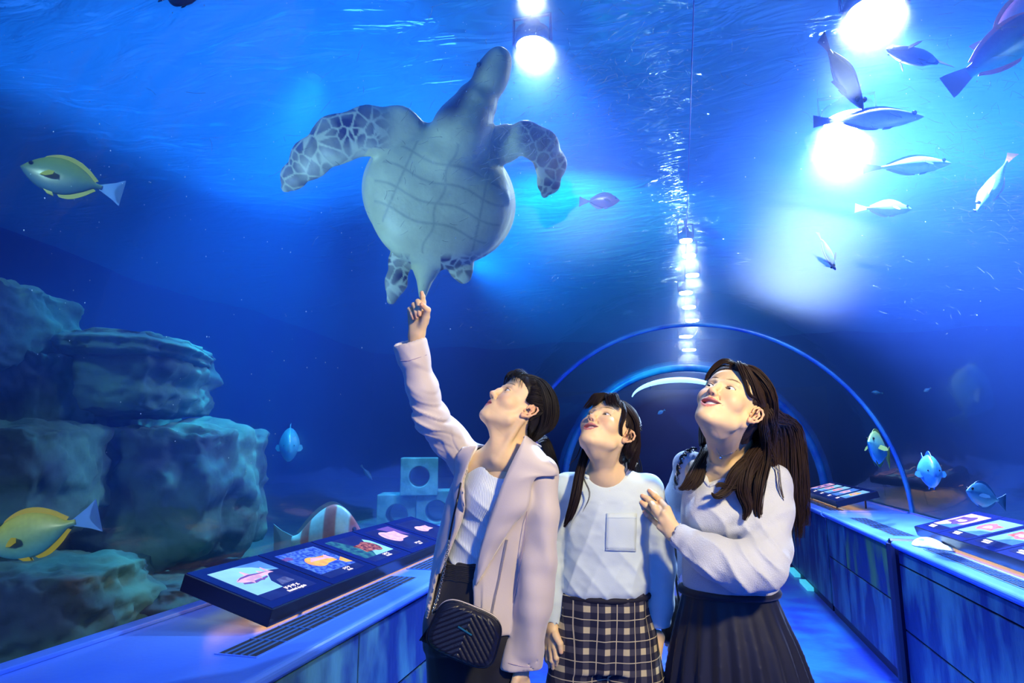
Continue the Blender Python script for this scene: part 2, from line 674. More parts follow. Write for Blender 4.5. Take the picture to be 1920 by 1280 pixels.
o = terrain('tank_sand', -8.5, LG - .05, -2, 17, 0.60, 0.10, 60, 120, m_sand, 2); o['kind'] = 'structure'
o = terrain('tank_sand', RG + .05, 8.5, -2, 17, 0.50, 0.10, 50, 100, m_sand, 5); o['kind'] = 'structure'

m_wall = mat('tank_wall', lin(20, 50, 150), 0.9, col2=lin(14, 36, 120), scale=0.6, detail=3)
for nm, lo, hi in (('wall_left', (-8.6, -2, -.1), (-8.5, 17, 4.7)), ('wall_right', (8.5, -2, -.1), (8.6, 17, 4.7)),
                   ('wall_far', (-8.5, 17, -.1), (8.5, 17.1, 4.7))):
    mb = MB(); mb.box(lo, hi); struct(mb.build(nm, m_wall))

# ------------------------------------------------------------------ water body (haze) with the tunnel left out
m_wat, nt, N, L = nodes('tank_water')
N.remove(N['Principled BSDF'])
pv = N.new('ShaderNodeVolumeScatter')
pv.inputs['Color'].default_value = (0.07, 0.20, 1.0, 1)
pv.inputs['Density'].default_value = 0.13
pv.inputs['Anisotropy'].default_value = 0.4
va = N.new('ShaderNodeVolumeAbsorption')
va.inputs['Color'].default_value = (0.30, 0.52, 1.0, 1)
va.inputs['Density'].default_value = 0.10
ad = N.new('ShaderNodeAddShader')
L.new(pv.outputs[0], ad.inputs[0]); L.new(va.outputs[0], ad.inputs[1])
L.new(ad.outputs[0], N['Material Output'].inputs['Volume'])
WS = 4.15                              # mean height of the water surface
prof = [(-8.45, 0.05), (LG - .02, 0.05)]
tt = np.linspace(PI - 0.035, 0.035, 40)
prof += [(TX + (TR + .03) * math.cos(t), TZ + (TR + .03) * math.sin(t)) for t in tt]
prof += [(RG + .02, 0.05), (8.45, 0.05), (8.45, WS - .12), (-8.45, WS - .12)]
WY = 16.9
nP = len(prof)
V = [(u, -1.9, v) for u, v in prof] + [(u, WY, v) for u, v in prof]
Fc = [(i, i + nP, (i + 1) % nP + nP, (i + 1) % nP) for i in range(nP)]
# triangulated caps, matched polygon
bm = bmesh.new()
bv = [bm.verts.new(v) for v in V]
for q in Fc:
    bm.faces.new([bv[i] for i in q])
f1 = bm.faces.new(bv[:nP]); f2 = bm.faces.new(bv[nP:])
bmesh.ops.triangulate(bm, faces=[f1, f2])
bmesh.ops.recalc_face_normals(bm, faces=bm.faces[:])
me = bpy.data.meshes.new('tank_water'); bm.to_mesh(me); bm.free()
me.materials.append(m_wat)
wo = bpy.data.objects.new('tank_water', me); C.objects.link(wo)
wo['kind'] = 'structure'

# ------------------------------------------------------------------ rippled water surface seen from below
m_ws, nt, N, L = nodes('water_surface')
N.remove(N['Principled BSDF'])
tc = N.new('ShaderNodeTexCoord')
nz = N.new('ShaderNodeTexNoise'); nz.inputs['Scale'].default_value = 2.2; nz.inputs['Detail'].default_value = 3
nz.inputs['Distortion'].default_value = 1.2
mpw = N.new('ShaderNodeMapping'); mpw.inputs['Scale'].default_value = (0.8, 2.2, 1)
L.new(tc.outputs['Object'], mpw.inputs['Vector']); L.new(mpw.outputs[0], nz.inputs['Vector'])
bp = N.new('ShaderNodeBump'); bp.inputs['Strength'].default_value = 1.0; bp.inputs['Distance'].default_value = 0.06
L.new(nz.outputs['Fac'], bp.inputs['Height'])
gl = N.new('ShaderNodeBsdfGlossy'); gl.inputs['Roughness'].default_value = 0.05; gl.inputs['Color'].default_value = (0.6, 0.85, 1, 1)
L.new(bp.outputs[0], gl.inputs['Normal'])
tl = N.new('ShaderNodeBsdfTranslucent'); tl.inputs['Color'].default_value = (0.10, 0.65, 1.0, 1)
L.new(bp.outputs[0], tl.inputs['Normal'])
tr = N.new('ShaderNodeBsdfTransparent'); tr.inputs['Color'].default_value = (0.55, 0.85, 1, 1)
lw = N.new('ShaderNodeLayerWeight'); lw.inputs['Blend'].default_value = 0.35
L.new(bp.outputs[0], lw.inputs['Normal'])
m1 = N.new('ShaderNodeMixShader'); L.new(lw.outputs['Fresnel'], m1.inputs[0]); L.new(tr.outputs[0], m1.inputs[1]); L.new(gl.outputs[0], m1.inputs[2])
m2 = N.new('ShaderNodeMixShader'); m2.inputs[0].default_value = 0.30; L.new(m1.outputs[0], m2.inputs[1]); L.new(tl.outputs[0], m2.inputs[2])
df = N.new('ShaderNodeBsdfDiffuse'); df.inputs[0].default_value = (0.05, 0.75, 0.85, 1); L.new(bp.outputs[0], df.inputs['Normal'])
m3 = N.new('ShaderNodeMixShader'); m3.inputs[0].default_value = 0.24; L.new(m2.outputs[0], m3.inputs[1]); L.new(df.outputs[0], m3.inputs[2])
L.new(m3.outputs[0], N['Material Output'].inputs['Surface'])
nx, ny = 150, 170
xs, ys = np.linspace(-8.45, 8.45, nx), np.linspace(-1.9, 16.9, ny)
X, Y = np.meshgrid(xs, ys, indexing='ij')
P = np.stack([X.ravel(), Y.ravel(), np.zeros(X.size)], 1)
P[:, 2] = WS + 0.05 * np.sin(P[:, 0] * 1.9 + 1.5 * np.sin(P[:, 1] * .9)) + 0.06 * vnoise(P, 1.3, 4) + 0.02 * vnoise(P, 5, 9)
ws = mesh('water_surface', P, grid_faces(nx, ny), m_ws)
ws['kind'] = 'structure'

# ------------------------------------------------------------------ floodlights under the surface
m_hous = mat('lamp_housing', lin(30, 60, 120), 0.4)
m_lamp = mat('lamp_glass', (1, 1, 1), 0.3, emit=(0.80, 0.93, 1.0), estr=150)


def flood(px, py, z, r, power, label, group=None, aim=None):
    d = ray(px, py)
    k = (z - EYE) / d[2]
    if d[1] * k > 15.5:
        k = 15.5 / d[1]
        z = EYE + d[2] * k
    p = Vector((d[0] * k, d[1] * k, z))
    t = thing('floodlight', label, 'light', p, group)
    h = MB()
    h.tube([(0, 0, .16), (0, 0, .10), (0, 0, .09), (0, 0, 0.0)], [r * .5, r * .62, r * 1.1, r * 1.15], 20)
    h.build('housing', m_hous, t, True)
    g = MB(); g.tube([(0, 0, -.003), (0, 0, -.02)], [r, r * .96], 24)
    g.build('lens', m_lamp, t, False)
    b = MB(); b.tube([(-r * 1.2, 0, .02), (-r * 1.2, 0, .2), (r * 1.2, 0, .2), (r * 1.2, 0, .02)], .012, 6)
    b.tube([(0, 0, .16), (0, 0, 4.72 - z)], .014, 6)
    b.build('hanger', m_hous, t)
    if power:
        lamp('floodlight_beam', 'SPOT', p - Vector((0, 0, .05)), aim or (p.x, p.y, 0), power, (0.42, 0.60, 1.0), r * .5, 110, 0.9)
    return t


flood(1590, 225, 3.9, .17, 2600, 'large white floodlight shining beside the grey fish at upper right', aim=(1.2, 3.4, 0.8))
flood(1640, 20, 3.9, .15, 2000, 'white floodlight at the top edge right of the thin ceiling seam')
flood(998, 85, 3.9, .10, 700, 'round white floodlight glaring beside the turtle head')
flood(992, -14, 3.9, .05, 0, 'small white floodlight at the top edge above the turtle head')
ORD = ('nearest', 'second nearest', 'third', 'fourth', 'fifth', 'sixth', 'seventh', 'farthest')
for i, (yy, pw) in enumerate(((450, 60), (478, 0), (515, 60), (548, 0), (575, 50), (600, 0), (630, 40), (655, 0))):
    flood(1292 + (i % 3 - 1) * 6, yy, 3.95 - .0012 * max(0, yy - 600) * 6, .075 + .010 * i, pw, ORD[i] + ' white floodlight in the row receding above the tunnel crown', 'row of floodlights above the tunnel')

mb = MB()
for a_, b_ in (((.10, 2.0, 4.76), (.2, 16.0, 4.76)), ((1.2, 1.0, 4.76), (2.3, 6.0, 4.76)), ((-.4, 1.0, 4.76), (.3, 4.5, 4.76))):
    mb.tube([a_, b_], .04, 8)
for y_ in (2.0, 6.0, 11.0, 16.0):
    mb.tube([(-8.5, y_, 4.80), (8.5, y_, 4.80)], .05, 8)
o = mb.build('trim_5', m_hous); o['kind'] = 'structure'

# fine scratches in the acrylic over the walkway
m_scr, nt, N, L = nodes('scratch')
N.remove(N['Principled BSDF'])
a_ = N.new('ShaderNodeBsdfTransparent'); b_ = N.new('ShaderNodeBsdfTranslucent'); b_.inputs[0].default_value = (.8, .9, 1, 1)
c_ = N.new('ShaderNodeBsdfGlossy'); c_.inputs['Roughness'].default_value = .25
x_ = N.new('ShaderNodeMixShader'); x_.inputs[0].default_value = .5; L.new(b_.outputs[0], x_.inputs[1]); L.new(c_.outputs[0], x_.inputs[2])
y_ = N.new('ShaderNodeMixShader'); y_.inputs[0].default_value = .5; L.new(a_.outputs[0], y_.inputs[1]); L.new(x_.outputs[0], y_.inputs[2])
L.new(y_.outputs[0], N['Material Output'].inputs['Surface'])
rs_ = np.random.RandomState(11)
mb = MB()
for i in range(2600):
    y_ = rs_.uniform(.9, 4.2) if i % 3 else rs_.uniform(1.2, 2.6)
    th_ = rs_.uniform(.75, 2.35)
    if i % 8 and not (rs_.rand() < .16):
        y_, th_ = ((1.95, 1.80), (2.35, .95), (1.75, .90))[i % 3]        # clusters set around the lamps to imitate the swirl of glints there
        y_ += rs_.randn() * .22
        th_ += rs_.randn() * .14
    L_, dr = rs_.uniform(.006, .026), rs_.uniform(0, PI)
    cv = rs_.uniform(-.25, .25)
    pts = []
    for k_ in (-1, 0, 1):
        du, dv = math.cos(dr) * L_ * k_ - math.sin(dr) * cv * L_ * abs(k_), math.sin(dr) * L_ * k_ + math.cos(dr) * cv * L_ * abs(k_)
        t_ = th_ + du / TR
        pts.append((TX + (TR - .004) * math.cos(t_), y_ + dv, TZ + (TR - .004) * math.sin(t_)))
    mb.tube(pts, rs_.uniform(.0002, .0005), 3)
o = mb.build('scratches', m_scr, smooth=True); o['kind'] = 'stuff'; o['label'] = 'fine curved scratches in the acrylic overhead'; o['category'] = 'scratches'

# specks drifting in the water
m_speck = mat('speck', (.75, .9, 1), .6, emit=None)
mb = MB()
for i in range(520):
    px_, py_ = rs_.uniform(0, 1920), rs_.uniform(0, 900)
    c_ = at(px_, py_, rs_.uniform(2.5, 3.6))
    if abs(c_.x - TX) < TR + .05 and c_.z < TZ + math.sqrt(max(0, (TR + .05) ** 2 - (c_.x - TX) ** 2)):
        continue
    r_ = rs_.uniform(.0012, .0032)
    V_ = [(c_.x + r_, c_.y, c_.z), (c_.x - r_, c_.y, c_.z), (c_.x, c_.y + r_, c_.z), (c_.x, c_.y - r_, c_.z), (c_.x, c_.y, c_.z + r_ * 1.3), (c_.x, c_.y, c_.z - r_ * 1.3)]
    mb.add(V_, [(0, 2, 4), (2, 1, 4), (1, 3, 4), (3, 0, 4), (2, 0, 5), (1, 2, 5), (3, 1, 5), (0, 3, 5)])
o = mb.build('suspended_specks', m_speck); o['kind'] = 'stuff'; o['label'] = 'tiny pale specks drifting in the water'; o['category'] = 'specks'

# glowing tube on hangers, added for the arc-shaped reflection under the far crown
mb = MB()
mb.tube([(TX - .08 + .72 * math.cos(t), 10.4, 2.14 + .30 * math.sin(t)) for t in np.linspace(.15, 2.99, 24)], [.008 + .035 * math.sin(PI * i / 23) for i in range(24)], 8)
t_ = thing('crown_highlight', 'added glowing curve for the blue-white highlight under the far tunnel crown', 'light')
m_far = mat('far_glow', (.6, .8, 1), .4, emit=lin(170, 225, 255), estr=1.4)
mb.build('highlight_tube', m_far, t_, True)
for x_ in (-.5, .35):
    mb = MB()
    mb.tube([(TX + x_, 10.4, 2.3), (TX + x_, 10.4, 2.42)], .01, 6)
    mb.build('hanger', m_hous, t_)
mb = MB(); mb.box((-3.2, 15.05, -.1), (3.2, 15.15, 2.7)); struct(mb.build('wall_back', mat('portal_dark', lin(10, 22, 90), .8)))

# roof window of the hall, seen through the rippled surface
t_ = thing('roof_window', 'pale roof window seen through the ripples above the turtle', 'window')
m_sky = mat('roof_window_glass', (.6, .85, 1), .4, emit=lin(120, 215, 255), estr=3.0)
zk = 5.0
Q = []
for x_, y_ in ((615, -40), (835, -60), (872, 150), (850, 196), (770, 150), (660, 60)):
    d_ = ray(x_, y_); k_ = (zk - EYE) / d_[2]
    Q.append((d_[0] * k_, d_[1] * k_))
mb = MB()
mb.prism(Q, lambda u, v: (u, v, zk), lambda u, v: (u, v, zk + .03))
mb.build('pane', m_sky, t_)
mb = MB(); mb.tube([(u, v, zk) for u, v in Q], .03, 6, closed=True); mb.build('frame', m_hous, t_)
mb = MB(); mb.tube([(Q[0][0], Q[0][1], zk + .03), (Q[0][0], Q[0][1], 6.0)], .02, 6); mb.build('hanger', m_hous, t_)
# ------------------------------------------------------------------ counters
m_top = mat('painted_counter_top', lin(70, 120, 235), 0.30, col2=lin(90, 140, 240), scale=2, bump=0.05, bscale=60)
m_panel = mat('mural_panel', lin(16, 36, 104), 0.42, col2=lin(64, 116, 140), scale=5.5, detail=10, bump=0.5, bscale=14,
              stretch=(1, 1, .4), mixpos=(0.44, 0.60))
m_panel2 = mat('green_mural_panel', lin(18, 48, 110), 0.42, col2=lin(84, 130, 80), scale=4.2, detail=10, bump=0.5, bscale=14,
               stretch=(1, 1, .45), mixpos=(0.46, 0.62))
m_kick = mat('kick_board', lin(16, 24, 70), 0.5)
m_slot = mat('vent_shade', lin(6, 10, 26), 0.8)
m_vent = mat('vent_metal', lin(60, 110, 190), 0.35, metal=0.3)


def counter(name, side, y0, y1, label, seams, cuts, zt=CT):
    t = thing(name, label, 'counter', (0, 0, 0))
    gx, fx = (LG - .02, LF) if side < 0 else (RG + .02, RF)
    s = side
    # top with a rolled front edge
    n = 8
    prof = [(gx, zt - .05), (gx, zt)] + [(fx + s * .018 - s * .018 * math.sin(a), zt - .018 + .018 * math.cos(a)) for a in np.linspace(0, PI * .8, n)] + [(fx + s * .03, zt - .05)]
    mb = MB()
    mb.prism(prof, lambda u, v: (u, y0, v), lambda u, v: (u, y1, v))
    mb.build('worktop', m_top, t, False)
    px = fx + s * .045
    mb = MB(); mb.box((min(px, gx), y0, 0.0), (max(px, gx), y1, zt - .051)); mb.build('base', m_kick, t)
    # mural panels, joints recessed
    for i in range(len(seams) - 1):
        a, b = seams[i] + .004, seams[i + 1] - .004
        for j, (z0, z1) in enumerate(cuts):
            mb = MB(); mb.box((min(px, px - s * .012), a, z0), (max(px, px - s * .012), b, z1 - .006), bev=.002)
            mb.build('panel', m_panel2 if (i * 3 + j) % 4 == 1 or (side < 0 and j == 0) else m_panel, t)
    mb = MB(); mb.box((min(px - s * .004, gx), y0, 0.0), (max(px - s * .004, gx), y1, .06)); mb.build('kick_board', m_kick, t)
    # fixing lip along the glass
    mb = MB(); mb.box((gx + (0 if s > 0 else 0) - .012, y0, zt), (gx + .03 * (1 if s < 0 else -1) + .012, y1, zt + .012), bev=.003)
    mb.build('glass_channel', m_top, t)
    return t


counter('counter', -1, -1.6, 6.2, 'blue counter along the left glass carrying the shark display', [-1.6, -.4, .8, 2.0, 3.2, 4.4, 6.2],
        [(.06, .52), (.525, .78)])
counter('counter', 1, -1.6, 4.33, 'blue counter at right foreground under the pink fish displays', [-1.6, .6, 2.82, 4.33],
        [(.06, .34), (.345, .70), (.705, .78)])
counter('counter', 1, 4.42, 6.2, 'blue counter between the rolled joint and the silver ring', [4.42, 5.6, 6.2], [(.06, .46), (.465, .78)], CT - .004)
counter('counter', 1, 6.26, 9.3, 'far blue counter beyond the silver ring, at right', [6.26, 7.8, 9.3], [(.06, .78)], CT - .006)
counter('counter', -1, 6.26, 9.3, 'far blue counter beyond the ring, hidden behind the visitors', [6.26, 7.8, 9.3], [(.06, .78)], CT - .006)
mb = MB(); mb.box((RF + .05, 4.31, 0), (RG, 4.44, CT - .02)); mb.tube([(RF + .02, 4.375, .05), (RF + .02, 4.375, CT - .02)], .035, 10)
mb.tube([(RF + .005, 4.375, CT - .02), (RG - .2, 4.375, CT - .025)], .03, 10)
struct(mb.build('trim_4', m_kick, smooth=False))

# grilles let into the worktops


def vent(label, x0, x1, y0, y1, z, nl, nc, group=None):
    t = thing('vent_grille', label, 'vent', (0, 0, 0), group)
    mb = MB(); mb.box((x0, y0, z - .004), (x1, y1, z + .0012)); mb.build('duct_shadow', m_slot, t)  # dark plate on the worktop, coloured for the shade in the duct
    mb = MB()
    for a, b in (((x0 - .006, y0 - .006), (x0, y1 + .006)), ((x1, y0 - .006), (x1 + .006, y1 + .006)),
                 ((x0, y0 - .006), (x1, y0)), ((x0, y1), (x1, y1 + .006))):
        mb.box((*a, z - .003), (*b, z + .0025))
    mb.build('frame', m_top, t)
    for i in range(1, nl):
        x = x0 + (x1 - x0) * i / nl
        w = .0035 if i * 2 == nl else .002
        mb = MB(); mb.box((x - w, y0, z - .002), (x + w, y1, z + .004)); mb.build('slat', m_vent, t)
    for j in range(1, nc):
        y = y0 + (y1 - y0) * j / nc
        mb = MB(); mb.box((x0, y - .0022, z - .002), (x1, y + .0022, z + .0035)); mb.build('crossbar', m_vent, t)
    return t


vent('long slatted vent grille in front of the shark display', -1.190, -1.075, 1.55, 2.62, CT, 5, 8)
vent('short vent grille at the far end of the left counter beside the jacket', -1.190, -1.075, 2.80, 3.7, CT, 5, 7)
vent('slatted vent grille beside the white cover on the right counter', 1.27, 1.35, 2.3, 4.0, CT, 5, 14)
vent('dark vent grille between the two right-hand displays', 1.30, 1.42, 4.62, 5.7, CT - .004, 5, 9)
vent('far vent grille below the far right display', 1.30, 1.42, 6.35, 7.8, CT - .006, 4, 9)

# ------------------------------------------------------------------ species displays
m_case = mat('display_case', lin(14, 16, 44), 0.28)
m_face = mat('display_face', lin(16, 26, 92), 0.25)
m_warm = mat('warm_strip', (1, .6, .25), 0.5, emit=(1.0, 0.50, 0.16), estr=7)


def lit(name, c, s=1.0, c2=None, scale=14):
    m, nt, N, L = nodes(name)
    b = N['Principled BSDF']
    b.inputs['Roughness'].default_value = 0.25
    b.inputs['Base Color'].default_value = (*[x * .3 for x in c], 1)
    b.inputs['Emission Color'].default_value = (*c, 1)
    b.inputs['Emission Strength'].default_value = s
    if c2:
        tc = N.new('ShaderNodeTexCoord'); nz = N.new('ShaderNodeTexNoise'); nz.inputs['Scale'].default_value = scale
        nz.inputs['Detail'].default_value = 4
        L.new(tc.outputs['Object'], nz.inputs['Vector'])
        cr = N.new('ShaderNodeValToRGB')
        cr.color_ramp.elements[0].position = .4; cr.color_ramp.elements[1].position = .62
        cr.color_ramp.elements[0].color = (*c, 1); cr.color_ramp.elements[1].color = (*c2, 1)
        L.new(nz.outputs['Fac'], cr.inputs['Fac']); L.new(cr.outputs[0], b.inputs['Emission Color'])
    return m


L_pale = lit('print_pale_cyan', lin(150, 215, 240), 1.0, lin(130, 185, 235), 6)
L_mid = lit('print_mid_blue', lin(70, 120, 215), 1.0, lin(100, 160, 235), 8)
L_deep = lit('print_deep_blue', lin(40, 70, 190), 1.0, lin(100, 150, 230), 60)
L_navy = lit('print_navy', lin(26, 34, 100), 1.0, lin(34, 50, 120), 10)
L_text = lit('print_white', lin(250, 235, 240), 1.2)
L_pink = lit('print_pink', lin(240, 190, 205), 1.0, lin(200, 150, 190), 30)
L_rose = lit('print_rose', lin(235, 110, 130), 1.0, lin(240, 160, 170), 40)
L_yell = lit('print_yellow', lin(250, 195, 90), 1.0, lin(240, 150, 90), 25)
L_brown = lit('print_brown', lin(90, 40, 60), 1.0, lin(210, 130, 120), 70)
L_grey = lit('print_rock_grey', lin(90, 100, 150), 1.0, lin(60, 60, 110), 40)
L_violet = lit('print_violet', lin(110, 80, 160), 1.0)
L_green = lit('print_dark_green', lin(30, 70, 110), 1.0, lin(60, 140, 140), 30)


def fish_outline(cx, cy, L, H, flip=1, tail=.22, n=24):
    """flat outline of a fish: body arc, tail fork; nose to -u when flip=1"""
    pts = []
    for i in range(n):
        t = i / (n - 1)
        pts.append((t, H * .5 * (math.sin(PI * t ** .8) ** .8) * (1 - .15 * t) + .05 * H))
    top = [(-L / 2 + t * L * (1 - tail), h) for t, h in pts]
    bot = [(-L / 2 + t * L * (1 - tail), -h) for t, h in reversed(pts)]
    e = L / 2
    fork = [(e, H * .34), (e - L * tail * .3, 0), (e, -H * .34)]
    return [(cx + flip * u, cy + v) for u, v in top + fork + bot]


def shark_outline():
    P = [(-.95, -.02), (-.80, .07), (-.55, .14), (-.30, .17), (-.22, .19), (-.16, .40), (-.10, .42), (.02, .17), (.30, .12), (.42, .11), (.46, .24),
         (.52, .22), (.56, .09), (.75, .07), (.86, .36), (.92, .36), (.93, .10), (1.0, -.03), (.80, -.02), (.62, -.05), (.52, -.14), (.46, -.07), (.20, -.10),
         (.10, -.2), (.02, -.13), (-.30, -.17), (-.44, -.30), (-.50, -.17), (-.75, -.14)]
    return P


def shadow_shark():
    P = [(-.80, -.13), (-.50, -.19), (-.30, -.18), (.1, -.16), (.46, -.12), (.40, -.2), (.2, -.23), (.08, -.28), (-.05, -.25), (-.35, -.30), (-.65, -.26), (-.85, -.20)]
    return P


FONT_PROBE = {}


def display(label, org, ux, vx, pitch, n, art, depth=.33, case=.055):
    """org: front-left corner (viewer's side) of the face; ux: along; vx: up the slope"""
    ux, vx = Vector(ux).normalized(), Vector(vx).normalized()
    nz = ux.cross(vx)
    M = Matrix((ux, vx, nz)).transposed().to_4x4()
    M.translation = Vector(org)
    t = thing('species_display', label, 'display', (0, 0, 0))
    t.matrix_world = M
    W = pitch * n
    mb = MB(); mb.box((0, 0, -case), (W, depth, 0), bev=.003); mb.build('case', m_case, t)
    for k in range(n):
        u0 = k * pitch
        mb = MB(); mb.box((u0 + .004, .004, 0), (u0 + pitch - .004, depth - .004, .002)); f = mb.build('face_plate', m_face, t)
        a, b, c, d = u0 + pitch * .13, u0 + pitch * .87, depth * .12, depth * .86
        art(k, f, a, b, c, d)
    mb = MB(); mb.box((.05, .05, -case - .006), (W - .05, .08, -case)); mb.build('warm_light_strip', m_warm, t)
    mb = MB(); mb.box((.05, depth - .10, -case - .006), (W - .05, depth - .07, -case)); mb.build('warm_light_strip', m_warm, t)
    # feet down to the worktop
    for k in (0.25, W - .25):
        mb = MB()
        p = [M.inverted() @ Vector((*(M @ Vector((k, v, -case)))[:2], CT - .006)) for v in (.05, depth - .06)]
        for q, v in zip(p, (.05, depth - .06)):
            mb.tube([(k, v, -case), q], .008, 8)
        mb.build('foot', m_case, t)
    return t, M


def poly(f, pts, z, m, nm='print'):
    V = [(u, v, z) for u, v in pts] + [(u, v, z - .0003) for u, v in pts]
    n = len(pts)
    bm = bmesh.new()
    vs = [bm.verts.new(v) for v in V]
    try:
        face = bm.faces.new(vs[:n])
        fb = bm.faces.new(list(reversed(vs[n:])))
        for i in range(n):
            bm.faces.new((vs[i], vs[i + n], vs[(i + 1) % n + n], vs[(i + 1) % n]))
        bmesh.ops.triangulate(bm, faces=[face, fb])
        bmesh.ops.recalc_face_normals(bm, faces=bm.faces[:])
    except ValueError:
        pass
    me = bpy.data.meshes.new(nm); bm.to_mesh(me); bm.free()
    me.materials.append(m)
    o = bpy.data.objects.new(nm, me); C.objects.link(o); o.parent = f
    return o


def text(f, s, u, v, z, size, m=None):
    cu = bpy.data.curves.new('caption', 'FONT')
    cu.body = s
    cu.size = size
    cu.align_x = 'CENTER'
    cu.extrude = .0003
    cu.offset = size * .02
    cu.materials.append(m or L_text)
    o = bpy.data.objects.new('caption', cu)
    C.objects.link(o)
    o.parent = f
    bpy.context.view_layer.update()
    me = bpy.data.meshes.new_from_object(o)
    bpy.data.objects.remove(o)
    o = bpy.data.objects.new('caption', me)
    C.objects.link(o)
    o.parent = f
    o.location = (u, v, z)
    return o


def rect(a, b, c, d):
    return [(a, c), (b, c), (b, d), (a, d)]


def picture(f, a, b, c, d, bg, band=.2):
    m = c + (d - c) * band
    poly(f, rect(a, b, m, d), .0026, bg, 'backlit_print')
    poly(f, rect(a, b, c, m), .0026, L_navy, 'caption_band')
    return m


def art_left(k, f, a, b, c, d):
    w, h = b - a, d - c
    if k == 0:
        m = picture(f, a, b, c, d, L_pale, .20)
        poly(f, [(b, d), (a + w * .45, d), (a + w * .7, d - h * .12), (b - w * .12, d - h * .3), (b, d - h * .35)], .0029, L_mid)
        poly(f, [(b, m), (a + w * .50, m), (a + w * .54, m + h * .22), (a + w * .66, m + h * .36), (a + w * .8, m + h * .5), (b, m + h * .45)], .0029, L_navy)
        poly(f, [(a + w * .55, m + h * .05), (a + w * .62, m + h * .2), (a + w * .82, m + h * .22), (a + w * .84, m + h * .06)], .0032, L_grey)
        sp = [(a + w * (.46 + .38 * x * .98), m + h * (.43 + .52 * y)) for x, y in shark_outline()]
        poly(f, [(a + w * (.46 + .38 * x), m + h * (.43 + .52 * y)) for x, y in shadow_shark()], .0031, L_violet)
        poly(f, sp, .0034, L_pink)
        poly(f, [(a + w * (.46 + .38 * x), m + h * (.43 + .52 * y)) for x, y in ((-.9, -.01), (-.55, .13), (-.1, .17), (.4, .11), (.8, .07), (.4, .06), (-.1, .09), (-.6, .06))], .0036, L_violet)
        text(f, '\u30c9\u30c1\u30b6\u30e1', a + w * .62, c + h * .115, .0032, .021)
        text(f, 'Banded dogfish', a + w * .62, c + h * .04, .0032, .0165)
    elif k == 1:
        m = picture(f, a, b, c, d, L_deep, .17)
        poly(f, fish_outline(a + w * .52, m + h * .36, w * .62, h * .34), .0031, L_yell)
        poly(f, [(a + w * .3, m + h * .39), (a + w * .45, m + h * .5), (a + w * .7, m + h * .42), (a + w * .8, m + h * .5), (a + w * .84, m + h * .3), (a + w * .7, m + h * .36)], .0034, L_pink)
        poly(f, [(b, m + h * .06), (b - w * .14, m + h * .1), (b - w * .16, m + h * .22), (b, m + h * .3)], .0031, L_yell)
        poly(f, fish_outline(a + w * .08, d - h * .18, w * .2, h * .12, -1), .0031, L_violet)
        text(f, '\u30e1\u30b8\u30ca', a + w * .62, c + h * .09, .0032, .018)
        text(f, 'Girella', a + w * .62, c + h * .03, .0032, .013)
    elif k == 2:
        m = picture(f, a, b, c, d, L_green, .17)
        poly(f, [(b, d), (a + w * .2, d), (a + w * .4, m + h * .45), (a + w * .8, m + h * .5), (b, m + h * .55)], .0029, L_navy)
        poly(f, [(a + w * .35, m), (b, m), (b, m + h * .5), (a + w * .9, m + h * .62), (a + w * .84, m + h * .35), (a + w * .5, m + h * .16)], .0030, L_pale)
        poly(f, fish_outline(a + w * .62, m + h * .32, w * .58, h * .42, -1), .0033, L_brown)
        text(f, '\u30ab\u30b5\u30b4', a + w * .6, c + h * .09, .0034, .018)
        text(f, 'Rockfish', a + w * .6, c + h * .03, .0034, .014)
    elif k == 3:
        m = picture(f, a, b, c, d, L_navy, .17)
        poly(f, [(a + w * .5, d), (b, d), (b, m + h * .3), (a + w * .7, m + h * .5)], .0029, L_violet)
        poly(f, fish_outline(a + w * .48, m + h * .42, w * .68, h * .5), .0033, L_pink)
        text(f, '\u30ab\u30ef\u30cf\u30ae', a + w * .62, c + h * .09, .0034, .017)
        text(f, 'Filefish', a + w * .62, c + h * .03, .0034, .013)
    else:
        m = picture(f, a, b, c, d, L_navy, .17)
        poly(f, fish_outline(a + w * .48, m + h * .36, w * .6, h * .3), .0033, L_pink)


def art_right(k, f, a, b, c, d):
    w, h = b - a, d - c
    bg, fc = ((L_pink, L_violet), (L_pale, L_rose), (L_pale, L_rose), (L_mid, L_pink), (L_pale, L_yell))[k % 5]
    m = picture(f, a, b, c, d, bg, .20)
    poly(f, [(b, m), (a + w * .3, m), (a + w * .6, m + h * .2), (b, m + h * .25)], .0029, L_mid)
    poly(f, fish_outline(a + w * .48, m + h * .42, w * .7, h * (.5 if k == 0 else .36), 1 if k % 2 else -1), .0032, fc)
    poly(f, fish_outline(a + w * .50, m + h * .40, w * .4, h * .16, 1 if k % 2 else -1), .0034, L_pink)
    for r in range(2):
        poly(f, rect(a + w * (.1 + .1 * r), a + w * (.42 + .06 * r), c + h * (.10 - .07 * r), c + h * (.15 - .07 * r)), .0032, L_text, 'caption')


S, Ct = math.sin(math.radians(15.5)), math.cos(math.radians(15.5))
display('long tilted black display with a shark picture, on the left counter', (-1.185, 1.775, .890), (0, 1, 0), (-Ct, 0, S), .355, 5, art_left)
display('tilted display of pink and red fish pictures beside the white cover', (1.375, 4.48, .900), (0, -1, 0), (Ct, 0, S), .34, 5, art_right, .36)
display('far small tilted display of five bright pictures beyond the ring', (1.36, 8.05, .900), (0, -1, 0), (Ct, 0, S), .33, 5, art_right, .36)

